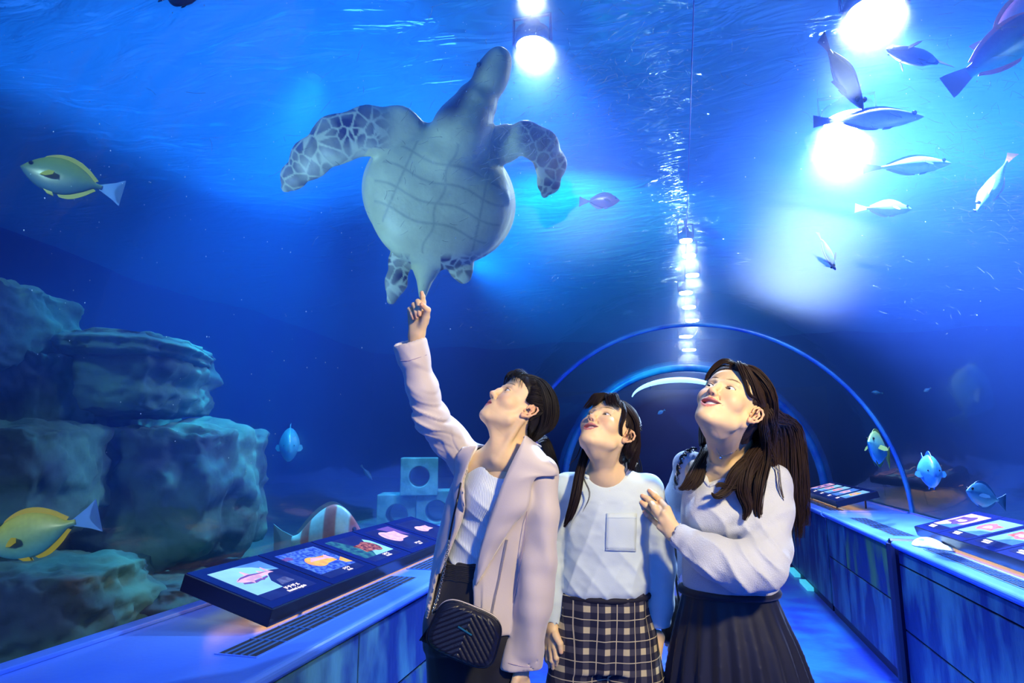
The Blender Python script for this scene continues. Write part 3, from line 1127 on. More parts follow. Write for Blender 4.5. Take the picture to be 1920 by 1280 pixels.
# a white moulded cover lying on the counter
sd = SDF((-.16, -.12, -.02), (.16, .12, .09), .004)
sd.ell((-.04, 0, 0), (.09, .065, .05), k=.0)
sd.ell((.05, .0, -.004), (.10, .045, .032), k=.03)
sd.edit(lambda X, Y, Z, g: np.maximum(g, -Z + 0 * X + 0 * Y))
sd.ell((-.065, -.045, .035), (.05, .03, .03), k=.01, op='cut')
V, Fc = sd.mesh()
m_white = mat('white_plastic', (.85, .92, .85), 0.4)
o = mesh('plastic_cover', relax(V, Fc, 2), Fc, m_white, loc=(1.335, 4.08, CT + .001))
o.rotation_euler = (0, 0, math.radians(-70))
tag(o, 'white moulded plastic cover lying on the right counter beside the vent', 'cover')

# guide lights set along the foot of the right counter
for yy in (7.05, 7.75):
    mb = MB(); mb.box((RF - .02, yy, .0), (RF + .042, yy + .42, .035), bev=.004)
    o = mb.build('guide_light', lit('guide_glow_%d' % int(yy * 100), lin(70, 200, 235), .9))
    tag(o, 'nearer cyan guide light along the foot of the counter' if yy < 7.2 else 'farther cyan guide light along the foot of the counter', 'light', 'cyan guide lights at the counter foot')
# ------------------------------------------------------------------ rocks
m_rock = mat('reef_rock', lin(70, 125, 118), 0.9, col2=lin(26, 50, 66), scale=2.2, detail=9, bump=0.9, bscale=11)
m_conc = mat('mossy_concrete', lin(90, 150, 160), 0.9, col2=lin(50, 110, 110), scale=7, detail=6, bump=0.4, bscale=30)


def cube_sphere(n):
    V, F_ = [], []
    base = 0
    for ax in range(3):
        for sg in (-1, 1):
            g = np.linspace(-1, 1, n)
            A, B = np.meshgrid(g, g, indexing='ij')
            P = np.zeros((n * n, 3))
            P[:, ax] = sg
            P[:, (ax + 1) % 3] = A.ravel()
            P[:, (ax + 2) % 3] = B.ravel()
            f = grid_faces(n, n)
            if sg < 0:
                f = f[:, ::-1]
            V.append(P); F_.append(f + base); base += n * n
    return np.concatenate(V), np.concatenate(F_)


def rock(px, py, depth, rx, ry, rd, seed, sq=.55, rough=.20, n=36, name='rock'):
    P, Fc = cube_sphere(n)
    key = np.round(P * 1000).astype(int)
    _, first, inv = np.unique(key, axis=0, return_index=True, return_inverse=True)
    P, Fc = P[first], inv.ravel()[Fc]
    S_ = P / np.linalg.norm(P, axis=1)[:, None]
    Q = S_ * (1 - sq) + P * sq * .78
    r = np.array([rx * depth / 1200, rd, ry * depth / 1200])
    nn = vnoise(Q * r * 1.0, 2.2 / max(r.mean(), .2), seed, 5)
    rid = 1 - np.abs(vnoise(Q * r, 3.4 / max(r.mean(), .2), seed + 9, 4)) * 2
    Q = Q * (1 + rough * 1.1 * nn + rough * .45 * rid)[:, None]
    lay = .03 * np.sin((Q[:, 2] * 9 + 2 * nn))
    Q[:, :2] *= (1 + lay)[:, None]
    V = Q * r
    c, s_ = math.cos(.27), math.sin(.27)
    V = np.stack([V[:, 0] * c - V[:, 1] * s_, V[:, 0] * s_ + V[:, 1] * c, V[:, 2]], 1)
    o = mesh(name, V, Fc, m_rock, loc=at(px, py, depth))
    return o


RK = [
    ((250, 660, 3.35, 118, 26, .46, 31, .5, .16), 'thin bright capstone lying on the overhanging ledge'),
    ((225, 712, 3.45, 150, 78, .50, 11, .62, .20), 'wide overhanging rock ledge, its bright upper face reaching furthest right'),
    ((348, 920, 3.55, 128, 138, .55, 12, .60, .20), 'mottled green boulder standing under the overhanging ledge'),
    ((-5, 615, 2.85, 76, 95, .40, 13, .4, .22), 'rounded rock peak at the left edge above all others'),
    ((85, 760, 3.05, 72, 115, .35, 14, .6, .16), 'upright dark rock column left of the ledge'),
    ((45, 900, 2.80, 118, 122, .34, 15, .5, .20), 'bulging rock at the left edge just above the yellow fish'),
    ((85, 1150, 2.55, 175, 112, .36, 16, .45, .22), 'large pale turquoise boulder in the bottom left corner'),
    ((212, 1085, 2.95, 60, 46, .28, 17, .5, .18), 'small smooth boulder beside the large turquoise one'),
    ((215, 890, 4.1, 110, 150, .5, 18, .5, .2), 'shadowed rock set back between column and mottled boulder'),
    ((330, 1118, 2.95, 105, 38, .30, 19, .4, .26), 'low rubble rock just behind the glass foot'),
    ((440, 1090, 3.7, 110, 36, .3, 22, .4, .26), 'low flat rock behind the shark display'),
]
for a, lb in RK:
    tag(rock(*a), lb, 'rock', 'reef rocks behind the left glass')


def block(px, py, depth, s, rz, label):
    t = at(px, py, depth)
    n = 40
    V = []
    for y in (-s / 2, s / 2):
        for k in range(n):
            a = 2 * PI * k / n
            ca, sa = math.cos(a), math.sin(a)
            q = s / 2 / max(abs(ca), abs(sa))
            V.append((ca * q, y, sa * q))
        for k in range(n):
            a = 2 * PI * k / n
            V.append((math.cos(a) * s * .27, y, math.sin(a) * s * .27))
    Fc = []
    for k in range(n):
        j = (k + 1) % n
        Fc += [(k, j, n + j, n + k), (2 * n + j, 2 * n + k, 3 * n + k, 3 * n + j), (j, k, 2 * n + k, 2 * n + j), (n + k, n + j, 3 * n + j, 3 * n + k)]
    o = mesh('concrete_block', V, Fc, m_conc, smooth=False)
    bv = o.modifiers.new('edge', 'BEVEL'); bv.width = .008; bv.segments = 2; bv.limit_method = 'ANGLE'
    o.location = t
    o.rotation_euler = (0, 0, rz)
    tag(o, label, 'block', 'concrete blocks with round holes')
    return t


t1 = block(748, 962, 5.1, .31, .30, 'concrete block with a round hole, lower left of the stack')
t2 = block(820, 955, 5.1, .31, .30, 'concrete block with a round hole, lower right and half hidden by the jacket')
t3 = block(787, 892, 5.1, .29, .36, 'topmost concrete block with a round hole')
mb = MB(); mb.box((-2.9, 4.5, .4), (-1.75, 6.0, t1.z - .150), bev=.03); o = mb.build('stone_slab', m_rock); tag(o, 'low stone slab under the holed concrete blocks', 'slab')

# ------------------------------------------------------------------ fish
m_fish = vcmat('fish_skin', 0.35, spec=0.6, mottle=.12, mscale=60)
m_fin = vcmat('fish_fin', 0.5)
m_eye = mat('fish_eye', (0.005, 0.005, 0.01), 0.1)


def curve(ts, xs, t):
    """smooth interpolation"""
    t = np.asarray(t, float)
    i = np.clip(np.searchsorted(ts, t) - 1, 0, len(ts) - 2)
    ts, xs = np.asarray(ts, float), np.asarray(xs, float)
    m = np.gradient(xs, ts)
    h = ts[i + 1] - ts[i]
    u = (t - ts[i]) / h
    return ((1 + 2 * u) * (1 - u) ** 2) * xs[i] + u * (1 - u) ** 2 * h * m[i] + u * u * (3 - 2 * u) * xs[i + 1] + u * u * (u - 1) * h * m[i + 1]


def fin(name, outline, th, col, parent, plane='xz', off=(0, 0, 0), R=None, colfn=None):
    n = len(outline)
    V = []
    for s in (-1, 1):
        for u, v in outline:
            V.append(Vector((u, s * th, v)) if plane == 'xz' else Vector((u, v, s * th)))
    if R is not None:
        V = [R @ v for v in V]
    V = [v + Vector(off) for v in V]
    bm = bmesh.new()
    vs = [bm.verts.new(v) for v in V]
    a = bm.faces.new(vs[:n]); b = bm.faces.new(list(reversed(vs[n:])))
    for i in range(n):
        bm.faces.new((vs[i], vs[i + n], vs[(i + 1) % n + n], vs[(i + 1) % n]))
    bmesh.ops.triangulate(bm, faces=[a, b])
    bmesh.ops.recalc_face_normals(bm, faces=bm.faces[:])
    me = bpy.data.meshes.new(name); bm.to_mesh(me); bm.free()
    ca = me.color_attributes.new('Col', 'FLOAT_COLOR', 'POINT')
    for i, v in enumerate(me.vertices):
        c = colfn(v.co) if colfn else col
        ca.data[i].color = (*c, 1)
    me.materials.append(m_fin)
    o = bpy.data.objects.new(name, me); C.objects.link(o); o.parent = parent
    return o


def fish(label, head, tail, H=.4, W=.16, col=(.3, .4, .3), back=None, belly=None, finc=None, tailc=None, roll=0.0, bend=0.0,
         style='surgeon', eyes=True, group='tank fish', face=None, stripes=None):
    """head, tail: world points. built along +x with the nose at +L/2"""
    head, tail = Vector(head), Vector(tail)
    L = (head - tail).length
    x = (head - tail).normalized()
    up = Vector((0, 0, 1)) if abs(x.z) < .9 else Vector((0, -1, 0))
    y = up.cross(x).normalized()
    z = x.cross(y)
    M = Matrix((x, y, z)).transposed().to_4x4() @ Matrix.Rotation(roll, 4, 'X')
    M.translation = (head + tail) / 2
    t = thing('fish', label, 'fish', (0, 0, 0), group)
    t.matrix_world = M
    back = back or [c * .6 for c in col]
    belly = belly or [min(1, c * 1.3) for c in col]
    finc = finc or back
    tailc = tailc or finc
    body = .80 * L
    if style == 'surgeon':
        ts = [0, .04, .12, .25, .42, .6, .78, .92, 1]
        tp = [.02, .22, .52, .84, 1.0, .90, .56, .17, .13]
        bt = [.02, .20, .48, .78, .95, .88, .52, .16, .13]
    elif style == 'parrot':
        ts = [0, .04, .12, .25, .42, .6, .78, .92, 1]
        tp = [.05, .35, .62, .88, 1.0, .92, .66, .34, .30]
        bt = [.05, .30, .55, .80, .92, .84, .60, .32, .30]
    elif style == 'snapper':
        ts = [0, .04, .12, .25, .38, .55, .75, .92, 1]
        tp = [.03, .20, .55, .95, 1.12, 1.0, .62, .22, .16]
        bt = [.03, .15, .32, .52, .6, .58, .42, .18, .16]
    else:
        ts = [0, .04, .12, .25, .42, .6, .78, .92, 1]
        tp = [.02, .20, .42, .72, .95, .86, .50, .20, .16]
        bt = [.02, .18, .38, .66, .90, .84, .48, .19, .16]
    nu, nv = 44, 22
    u = np.linspace(0, 1, nu) ** .9
    ht, hb = curve(ts, tp, u) * H * L / 2, curve(ts, bt, u) * H * L / 2
    wd_ = W * L / 2 * np.clip(np.sin(PI * np.clip(u * .93 + .02, 0, 1)) ** .7, .12, 1)
    th = np.linspace(0, 2 * PI, nv, endpoint=False)
    V = np.zeros((nu, nv, 3)); Cc = np.zeros((nu, nv, 3))
    bendf = lambda s: bend * L * s ** 2
    for j, a in enumerate(th):
        c_, s_ = math.cos(a), math.sin(a)
        V[:, j, 0] = L / 2 - u * body
        V[:, j, 1] = wd_ * c_ * (abs(s_) * -.25 + 1) + bendf(u)
        V[:, j, 2] = np.where(s_ >= 0, ht, hb) * s_
        k = np.clip(s_ * .5 + .5, 0, 1)
        cc = (np.array(belly) * (1 - k) ** 2 + np.array(col) * 2 * k * (1 - k) + np.array(back) * k ** 2)
        Cc[:, j] = cc
    if face:
        mk = u < .16
        Cc[mk] = Cc[mk] * .3 + np.array(face) * .7
    if stripes:
        for s0, s1, sc_ in stripes:
            mk = (u > s0) & (u < s1)
            Cc[mk] = Cc[mk] * .15 + np.array(sc_) * .85
    ring = V.reshape(-1, 3)
    Fc = grid_faces(nu, nv, False, True)
    caps = [[0 * nv + j for j in range(nv)], [(nu - 1) * nv + j for j in reversed(range(nv))]]
    mesh('body', ring, [tuple(q) for q in Fc] + caps, m_fish, t, True, Cc.reshape(-1, 3))
    e = -L / 2
    xb = L / 2 - body
    hh = H * L / 2
    pk = bendf(1.0)
    R = Matrix.Identity(3)
    if style == 'parrot':
        ol = [(xb + .02 * L, .30 * hh), (e + .05 * L, .62 * hh), (e, .66 * hh), (e + .02 * L, .2 * hh), (e + .02 * L, -.2 * hh), (e, -.66 * hh), (e + .05 * L, -.62 * hh), (xb + .02 * L, -.30 * hh)]
    else:
        k = .78 if style == 'surgeon' else .62
        ol = [(xb + .03 * L, .13 * hh), (e + .08 * L, .42 * hh * k / .7), (e - .01 * L, .95 * hh * k), (e + .05 * L, .40 * hh * k), (e + .08 * L, 0), (e + .05 * L, -.40 * hh * k), (e - .01 * L, -.95 * hh * k), (e + .08 * L, -.42 * hh * k / .7), (xb + .03 * L, -.13 * hh)]
    fin('tail_fin', ol, .0035 * L ** .5 * .5, tailc, t, off=(0, pk, 0))
    dx = lambda s: L / 2 - s * body
    ns = 12

    def edge(s0, s1, cf, prof_, hgt, sg):
        ss = np.linspace(s0, s1, ns)
        base = [(dx(q), sg * (float(curve(ts, cf, q)) * hh - .03 * hh)) for q in ss]
        tip = [(dx(q) - .03 * L, sg * (float(curve(ts, cf, q)) * hh + hgt * hh * prof_((q - s0) / (s1 - s0)))) for q in reversed(ss)]
        return base + tip
    fin('dorsal_fin', edge(.22, .9, tp, lambda q: .5 + .5 * math.sin(PI * min(1, q * .9 + .12)), (.20 if style != 'snapper' else .10), 1), .0015, finc, t)
    fin('anal_fin', edge(.5, .9, bt, lambda q: .4 + .6 * math.sin(PI * min(1, q * .9 + .1)), .20, -1), .0015, finc, t)
    for sg in (1, -1):
        y0 = sg * W * L / 2 * .72
        R = Matrix.Rotation(sg * -.6, 3, 'Z') @ Matrix.Rotation(sg * .35, 3, 'X')
        fin('pectoral_fin', [(0, .06 * hh), (-.07 * L, .24 * hh), (-.16 * L, .16 * hh), (-.17 * L, -.06 * hh), (-.09 * L, -.16 * hh), (0, -.10 * hh)], .0012, finc, t,
            off=(dx(.27), y0, -.12 * hh), R=R)
        fin('pelvic_fin', [(0, 0), (-.05 * L, -.22 * hh), (-.12 * L, -.30 * hh), (-.10 * L, -.05 * hh)], .0012, finc, t,
            off=(dx(.32), sg * .2 * W * L / 2, -float(curve(ts, bt, .32)) * hh * .9))
        if eyes:
            er = .021 * L * (1.2 if style != 'parrot' else .8)
            mb = MB()
            mb.tube([(dx(.115), sg * (W * L / 2 * .44), .30 * hh), (dx(.115), sg * (W * L / 2 * .44 + er * .5 + .004 * L), .30 * hh)], [er, er * .6], 12)
            mb.build('eye', m_eye, t, True)
    return t


grn, yel = lin(90, 140, 90), lin(200, 200, 60)
fish('olive surgeonfish with yellow tail base swimming at far left above the rocks', at(38, 312, 3.0), at(228, 362, 3.15), .44, .14, lin(60, 110, 120), lin(120, 140, 50), lin(50, 90, 130), lin(150, 150, 60), lin(90, 140, 220))
fish('yellow surgeonfish with blue tail swimming low before the turquoise boulder', at(-28, 1028, 2.2), at(184, 966, 2.25), .42, .15, lin(140, 200, 130), lin(215, 215, 70), lin(70, 170, 210), lin(220, 190, 30), lin(90, 160, 250), face=lin(90, 140, 220))
fish('small pale round fish hanging under the pointing arm, left of the blocks', at(541, 848, 4.6), at(545, 812, 5.0), .60, .35, lin(80, 170, 200), style='parrot')
fish('dark maroon fish swimming right of the turtle flipper', at(1162, 376, 4.6), at(1087, 378, 4.7), .38, .16, lin(90, 40, 70), lin(60, 30, 60), lin(110, 50, 80), lin(50, 30, 70))
pb, pw = lin(120, 170, 220), lin(190, 220, 240)
fish('large slate blue parrotfish in front of the big white glare', at(1732, 219, 3.2), at(1527, 228, 3.3), .23, .13, lin(110, 150, 220), lin(80, 110, 190), lin(180, 220, 245), lin(70, 100, 180), style='wrasse')
fish('pale blue fish second below the glare, facing right', at(1784, 306, 3.5), at(1620, 316, 3.6), .25, .14, lin(120, 180, 220), lin(90, 140, 200), lin(170, 220, 240), lin(90, 130, 200), style='wrasse')
fish('blue fish with yellow belly fin, third below the glare', at(1710, 392, 3.8), at(1604, 390, 3.9), .34, .16, lin(90, 150, 210), lin(90, 130, 190), lin(130, 180, 220), lin(180, 170, 150), style='wrasse')
fish('small blue fish diving head down beside the light streak', at(1567, 506, 3.6), at(1533, 436, 3.7), .24, .2, lin(60, 140, 210), lin(40, 90, 170), lin(150, 220, 240), lin(60, 110, 190), style='wrasse', roll=.8)
fish('slim blue fish with rosy fin climbing at the right edge', at(1832, 396, 3.6), at(1892, 310, 3.9), .16, .16, lin(90, 160, 210), lin(70, 120, 190), lin(150, 210, 230), lin(210, 130, 170), style='wrasse', roll=1.0, bend=.12)
fish('dark fish silhouetted inside the white glare', at(1618, 205, 3.0), at(1540, 70, 3.3), .19, .14, lin(40, 80, 180), lin(30, 50, 140), lin(60, 100, 200), style='wrasse', roll=-.5)
fish('dark navy fish under the top edge between two glares', at(1668, 96, 3.1), at(1772, 118, 3.3), .40, .18, lin(30, 60, 160), lin(20, 40, 120), lin(60, 90, 190), style='parrot', roll=.7)
fish('big red and green parrotfish cut by the top right corner', at(1985, 20, 2.9), at(1775, 165, 3.1), .36, .18, lin(70, 130, 170), lin(120, 60, 90), lin(50, 170, 170), lin(190, 90, 90), lin(120, 110, 170), style='parrot', roll=.4)
fish('green and violet parrotfish swimming just above the big one', at(1990, -30, 3.3), at(1835, 100, 3.4), .40, .18, lin(80, 120, 190), lin(150, 90, 150), lin(60, 150, 190), lin(200, 110, 90), style='parrot')
fish('small teal fish near the silver ring at right', at(1628, 828, 4.5), at(1668, 858, 4.8), .5, .18, lin(50, 120, 130), lin(90, 110, 60), lin(60, 150, 190))
fish('bright cyan fish turning above the right counter', at(1754, 894, 3.3), at(1728, 868, 3.6), .55, .34, lin(70, 170, 230), lin(60, 140, 220), lin(120, 210, 240), style='parrot')
fish('turquoise fish with forked tail low beyond the right display', at(1812, 920, 3.1), at(1885, 942, 3.2), .40, .16, lin(60, 150, 190), lin(60, 120, 170), lin(90, 180, 200))
fish('tiny pale fish above the dark tunnel mouth', at(1233, 776, 8.0), at(1247, 768, 8.0), .4, .2, lin(130, 190, 220))
fish('tiny teal fish left of the cyan pair at right', at(1634, 735, 6.0), at(1656, 737, 6.0), .3, .2, lin(70, 150, 180))
fish('tiny bright fish right of the ring', at(1732, 734, 6.0), at(1746, 727, 6.0), .4, .2, lin(120, 190, 230))
fish('small grey fish drifting low right of the mottled rock', at(698, 900, 6.0), at(677, 872, 6.0), .25, .2, lin(60, 120, 150), style='wrasse')
fish('red and white striped snapper resting behind the shark display', at(684, 1008, 3.5), at(515, 1016, 3.6), .62, .20, lin(150, 210, 225), lin(170, 215, 225), lin(130, 200, 210), lin(110, 150, 170), lin(120, 180, 200),
     style='snapper', stripes=[(.06, .18, lin(170, 60, 60)), (.36, .52, lin(160, 70, 70)), (.72, .84, lin(160, 80, 80))])
fish('dark fish crossing the top edge, upper left', at(372, -6, 3.2), at(300, -8, 3.3), .4, .2, lin(20, 30, 90), style='parrot')

# ------------------------------------------------------------------ sea turtle
TD = 3.05
kx = TD / 1200


def tp_(x, y, n=0.0):
    return ((x - 830) * kx, n, (350 - y) * kx)


sd = SDF((-.83, -.36, -.62), (.66, .30, .68), .0062)
a19 = math.radians(19)
Rt = np.array([[math.cos(a19), 0, math.sin(a19)], [0, 1, 0], [-math.sin(a19), 0, math.cos(a19)]])
sd.ell(tp_(824, 372, .10), (150 * kx, .20, 128 * kx), Rt, k=.0)                 # carapace dome (away from the viewer)
sd.ell(tp_(822, 372, -.0), (140 * kx, .15, 122 * kx), Rt, k=.03)                # plastron side
sd.ell(tp_(800, 430, -.02), (95 * kx, .12, 70 * kx), Rt, k=.05)
sd.chain([tp_(845, 300, -.02), tp_(868, 250, -.05), tp_(893, 205, -.05)], [.15, .125, .098], k=.05)
sd.ell(tp_(921, 160, -.05), (.080, .078, .125), Rt @ np.array([[math.cos(.12), 0, math.sin(.12)], [0, 1, 0], [-math.sin(.12), 0, math.cos(.12)]]), k=.03)
sd.ell(tp_(936, 130, -.055), (.048, .055, .052), k=.03)
n_ = (0.1, 1, 0.0)
sd.chain([tp_(790, 275, .0), tp_(752, 252, -.03), tp_(700, 252, -.05), tp_(640, 268, -.03), tp_(588, 302, .02), tp_(552, 334, .06), tp_(537, 352, .08)],
         [.10, .10, .098, .098, .080, .050, .024], k=.03, flat=(n_, .30))
sd.chain([tp_(915, 290, .0), tp_(948, 272, -.02), tp_(985, 262, -.04), tp_(1018, 278, -.02), tp_(1036, 310, .02), tp_(1034, 345, .05), tp_(1028, 364, .07)],
         [.085, .075, .066, .072, .072, .050, .022], k=.03, flat=((-.2, 1, 0), .30))
sd.chain([tp_(758, 450, .03), tp_(745, 490, .02), tp_(736, 530, .0), tp_(726, 562, -.01)], [.06, .052, .050, .026], k=.02, flat=(n_, .35))
sd.chain([tp_(838, 455, .03), tp_(858, 480, .02), tp_(862, 505, .0), (tp_(866, 520, -.01))], [.06, .062, .056, .034], k=.02, flat=(n_, .35))
sd.chain([tp_(800, 460, .0), tp_(795, 500, -.01), tp_(786, 555, -.03)], [.085, .058, .018], k=.03)
for e_ in ((946, 150, -.098), (905, 140, -.11)):
    pass
V, Fc = sd.mesh()
V = relax(V, Fc, 3)
px_, py_ = V[:, 0] / kx + 830, 350 - V[:, 2] / kx
rs = np.random.RandomState(3)


def cells(P2, n, lo, hi, seed):
    r_ = np.random.RandomState(seed)
    S_ = np.stack([r_.uniform(lo[0], hi[0], n), r_.uniform(lo[1], hi[1], n)], 1)
    d = np.sqrt(((P2[:, None, :] - S_[None]) ** 2).sum(2))
    d.sort(axis=1)
    return d[:, 1] - d[:, 0]


P2 = np.stack([px_, py_], 1)
cream = np.array(lin(225, 225, 175)); dark = np.array(lin(56, 48, 84)); light = np.array(lin(190, 200, 200))
col = np.tile(cream, (len(V), 1))
nm_ = vnoise(V, 7, 2)
col *= (1 + .20 * nm_)[:, None]
# plastron seams
dxr = (px_ - 824) * math.cos(a19) + (py_ - 372) * math.sin(a19)
dyr = -(px_ - 824) * math.sin(a19) + (py_ - 372) * math.cos(a19)
inside = (dxr / 140) ** 2 + (dyr / 118) ** 2 < .75
seam = np.minimum(np.abs(dxr + 4 * np.sin(dyr * .09)), np.min([np.abs(dyr - q + 5 * np.sin(dxr * .05)) for q in (-62, -28, 8, 45)], axis=0))
seam = np.minimum(seam, np.abs(np.abs(dxr) - 78 - .12 * dyr))
k_ = np.clip(1 - seam / 3.6, 0, 1) * inside * .42
col = col * (1 - k_)[:, None] + np.array(lin(90, 110, 110)) * k_[:, None]
# scaled flippers
fl = np.zeros(len(V))
fl = np.maximum(fl, np.clip((748 - px_) / 30, 0, 1) * (py_ < 420))
shell = ((dxr / 154) ** 2 + (dyr / 130) ** 2 < 1.0) & (py_ > 283)
fl[shell] = 0
fl = np.maximum(fl, np.clip((px_ - 965) / 14, 0, 1) * (py_ > 215))
fl = np.maximum(fl, np.clip((py_ - 468) / 14, 0, 1) * ((px_ < 766) | (px_ > 822)))
mk = np.nonzero(fl > 0)[0]
cd_ = np.full(len(V), 9.0)
cd_[mk] = cells(P2[mk], 470, (515, 205), (1075, 580), 5)
big = np.clip((cd_ - 1.8) / 1.6, 0, 1)
edge_ = np.clip(.45 + .9 * vnoise(V, 9, 6, 3) + .25, 0, 1)
kk = (fl * big * edge_)[:, None]
col = col * (1 - fl[:, None] * .35) + light * fl[:, None] * .35
col = col * (1 - kk) + dark * kk
# back of neck and head
hd = np.clip((255 - py_) / 40, 0, 1) * (px_ > 790)
edge2 = np.clip((-(px_ - 872) - (py_ - 200) * .55 + 14) / 20, 0, 1)
cd2 = cells(P2, 60, (840, 100), (970, 250), 8) if False else 9
k3 = (hd * edge2 * .92)[:, None]
col = col * (1 - k3) + dark * k3
# dorsal shell colour
bk = np.clip((V[:, 1] - .10) / .05, 0, 1)[:, None] * (1 - fl[:, None])
col = col * (1 - bk) + np.array(lin(80, 80, 50)) * bk
d0 = ray(830, 350)
yv = Vector(d0).normalized()
xv = Vector(CAM_R[0]); xv = (xv - yv * xv.dot(yv)).normalized()
zv = xv.cross(yv)
Mt = Matrix((xv, yv, zv)).transposed().to_4x4()
Mt.translation = at(830, 350, TD)
tt_ = thing('sea_turtle', 'large sea turtle swimming overhead, pale belly and spread spotted flippers', 'turtle')
tt_.matrix_world = Mt
m_turt = vcmat('turtle_skin', 0.45, bump=.6, bscale=45, mottle=.12, mscale=14)
mesh('body', V, Fc, m_turt, tt_, True, col)
mb = MB()
for ex in (tp_(902, 142, -.098),):
    mb.tube([(ex[0], ex[1] + .03, ex[2]), (ex[0] - .012, ex[1] - .002, ex[2])], [.016, .009], 12)
mb.build('eye', m_eye, tt_, True)
# ------------------------------------------------------------------ people: shared anatomy
CR = np.array([CAM_R[0][0], CAM_R[0][1], 0.0]); CR /= np.linalg.norm(CR)        # image right, horizontal
CB = np.array([-CR[1], CR[0], 0.0])                                              # away from the viewer
SK = lin(242, 206, 160)
SKS = lin(228, 172, 140)
m_skin = vcmat('skin', 0.48, spec=0.4, sss=0.12, mottle=.05, mscale=40)
m_hair = vcmat('hair', 0.50, spec=0.22)
m_eyew = vcmat('eyeball', 0.08, spec=0.8)
m_teeth = mat('teeth', (.86, .84, .78), 0.2)
m_lash = mat('lashes', (.01, .008, .01), .6)


def normals(V, Fc):
    a = V[Fc[:, 2]] - V[Fc[:, 0]]
    b = V[Fc[:, 3]] - V[Fc[:, 1]]
    n = np.cross(a, b)
    N_ = np.zeros_like(V)
    for q in range(3):
        for c in range(4):
            N_[:, q] += np.bincount(Fc[:, c], n[:, q], len(V))
    return N_ / np.maximum(np.linalg.norm(N_, axis=1), 1e-12)[:, None]


class Frame:
    """person frame: x to the person's left, y to the back, z up, origin on the floor"""

    def __init__(s, px, py, d, turn, name, label):
        o = at(px, py, d)
        s.o = np.array([o.x, o.y, 0.0])
        t = math.radians(turn)
        s.x = CR * math.cos(t) - CB * math.sin(t)
        s.y = CB * math.cos(t) + CR * math.sin(t)
        s.M = np.stack([s.x, s.y, [0, 0, 1]], 1)
        s.root = thing(name, label, 'person', tuple(s.o))
        s.root.rotation_euler = (0, 0, math.atan2(s.x[1], s.x[0]))

    def loc(s, P):
        return (np.asarray(P, float) - s.o) @ s.M

    def p(s, px, py, d):
        return s.loc(np.array(at(px, py, d)))


def seg_dist(px, pz, A, B):
    ax, az = A
    bx, bz = B
    t = np.clip(((px - ax) * (bx - ax) + (pz - az) * (bz - az)) / ((bx - ax) ** 2 + (bz - az) ** 2), 0, 1)
    return np.hypot(px - ax - t * (bx - ax), pz - az - t * (bz - az))


HAIRLINE = [(-.094, .070), (-.080, .062), (-.060, .050), (-.036, .038), (-.022, .024), (-.014, .012), (-.004, .012), (.004, .020), (.020, .018),
            (.028, -.012), (.034, -.028), (.052, -.044), (.080, -.052), (.16, -.054)]


def hair_mask(V, line=HAIRLINE):
    """signed distance to the hairline, positive inside the hair"""
    y, z = V[:, 1], V[:, 2]
    d = np.min([seg_dist(y, z, line[i], line[i + 1]) for i in range(len(line) - 1)], axis=0)
    ys = [p[0] for p in line]
    # inside test against polygon closed far above
    poly = [(-.30, .072)] + line + [(.30, -.054), (.30, .4), (-.30, .4)]
    ins = np.zeros(len(V), bool)
    n = len(poly)
    for i in range(n):
        (x1, z1), (x2, z2) = poly[i], poly[(i + 1) % n]
        c = ((z1 > z) != (z2 > z)) & (y < (x2 - x1) * (z - z1) / ((z2 - z1) if z2 != z1 else 1e-9) + x1)
        ins ^= c
    return np.where(ins, d, -d)


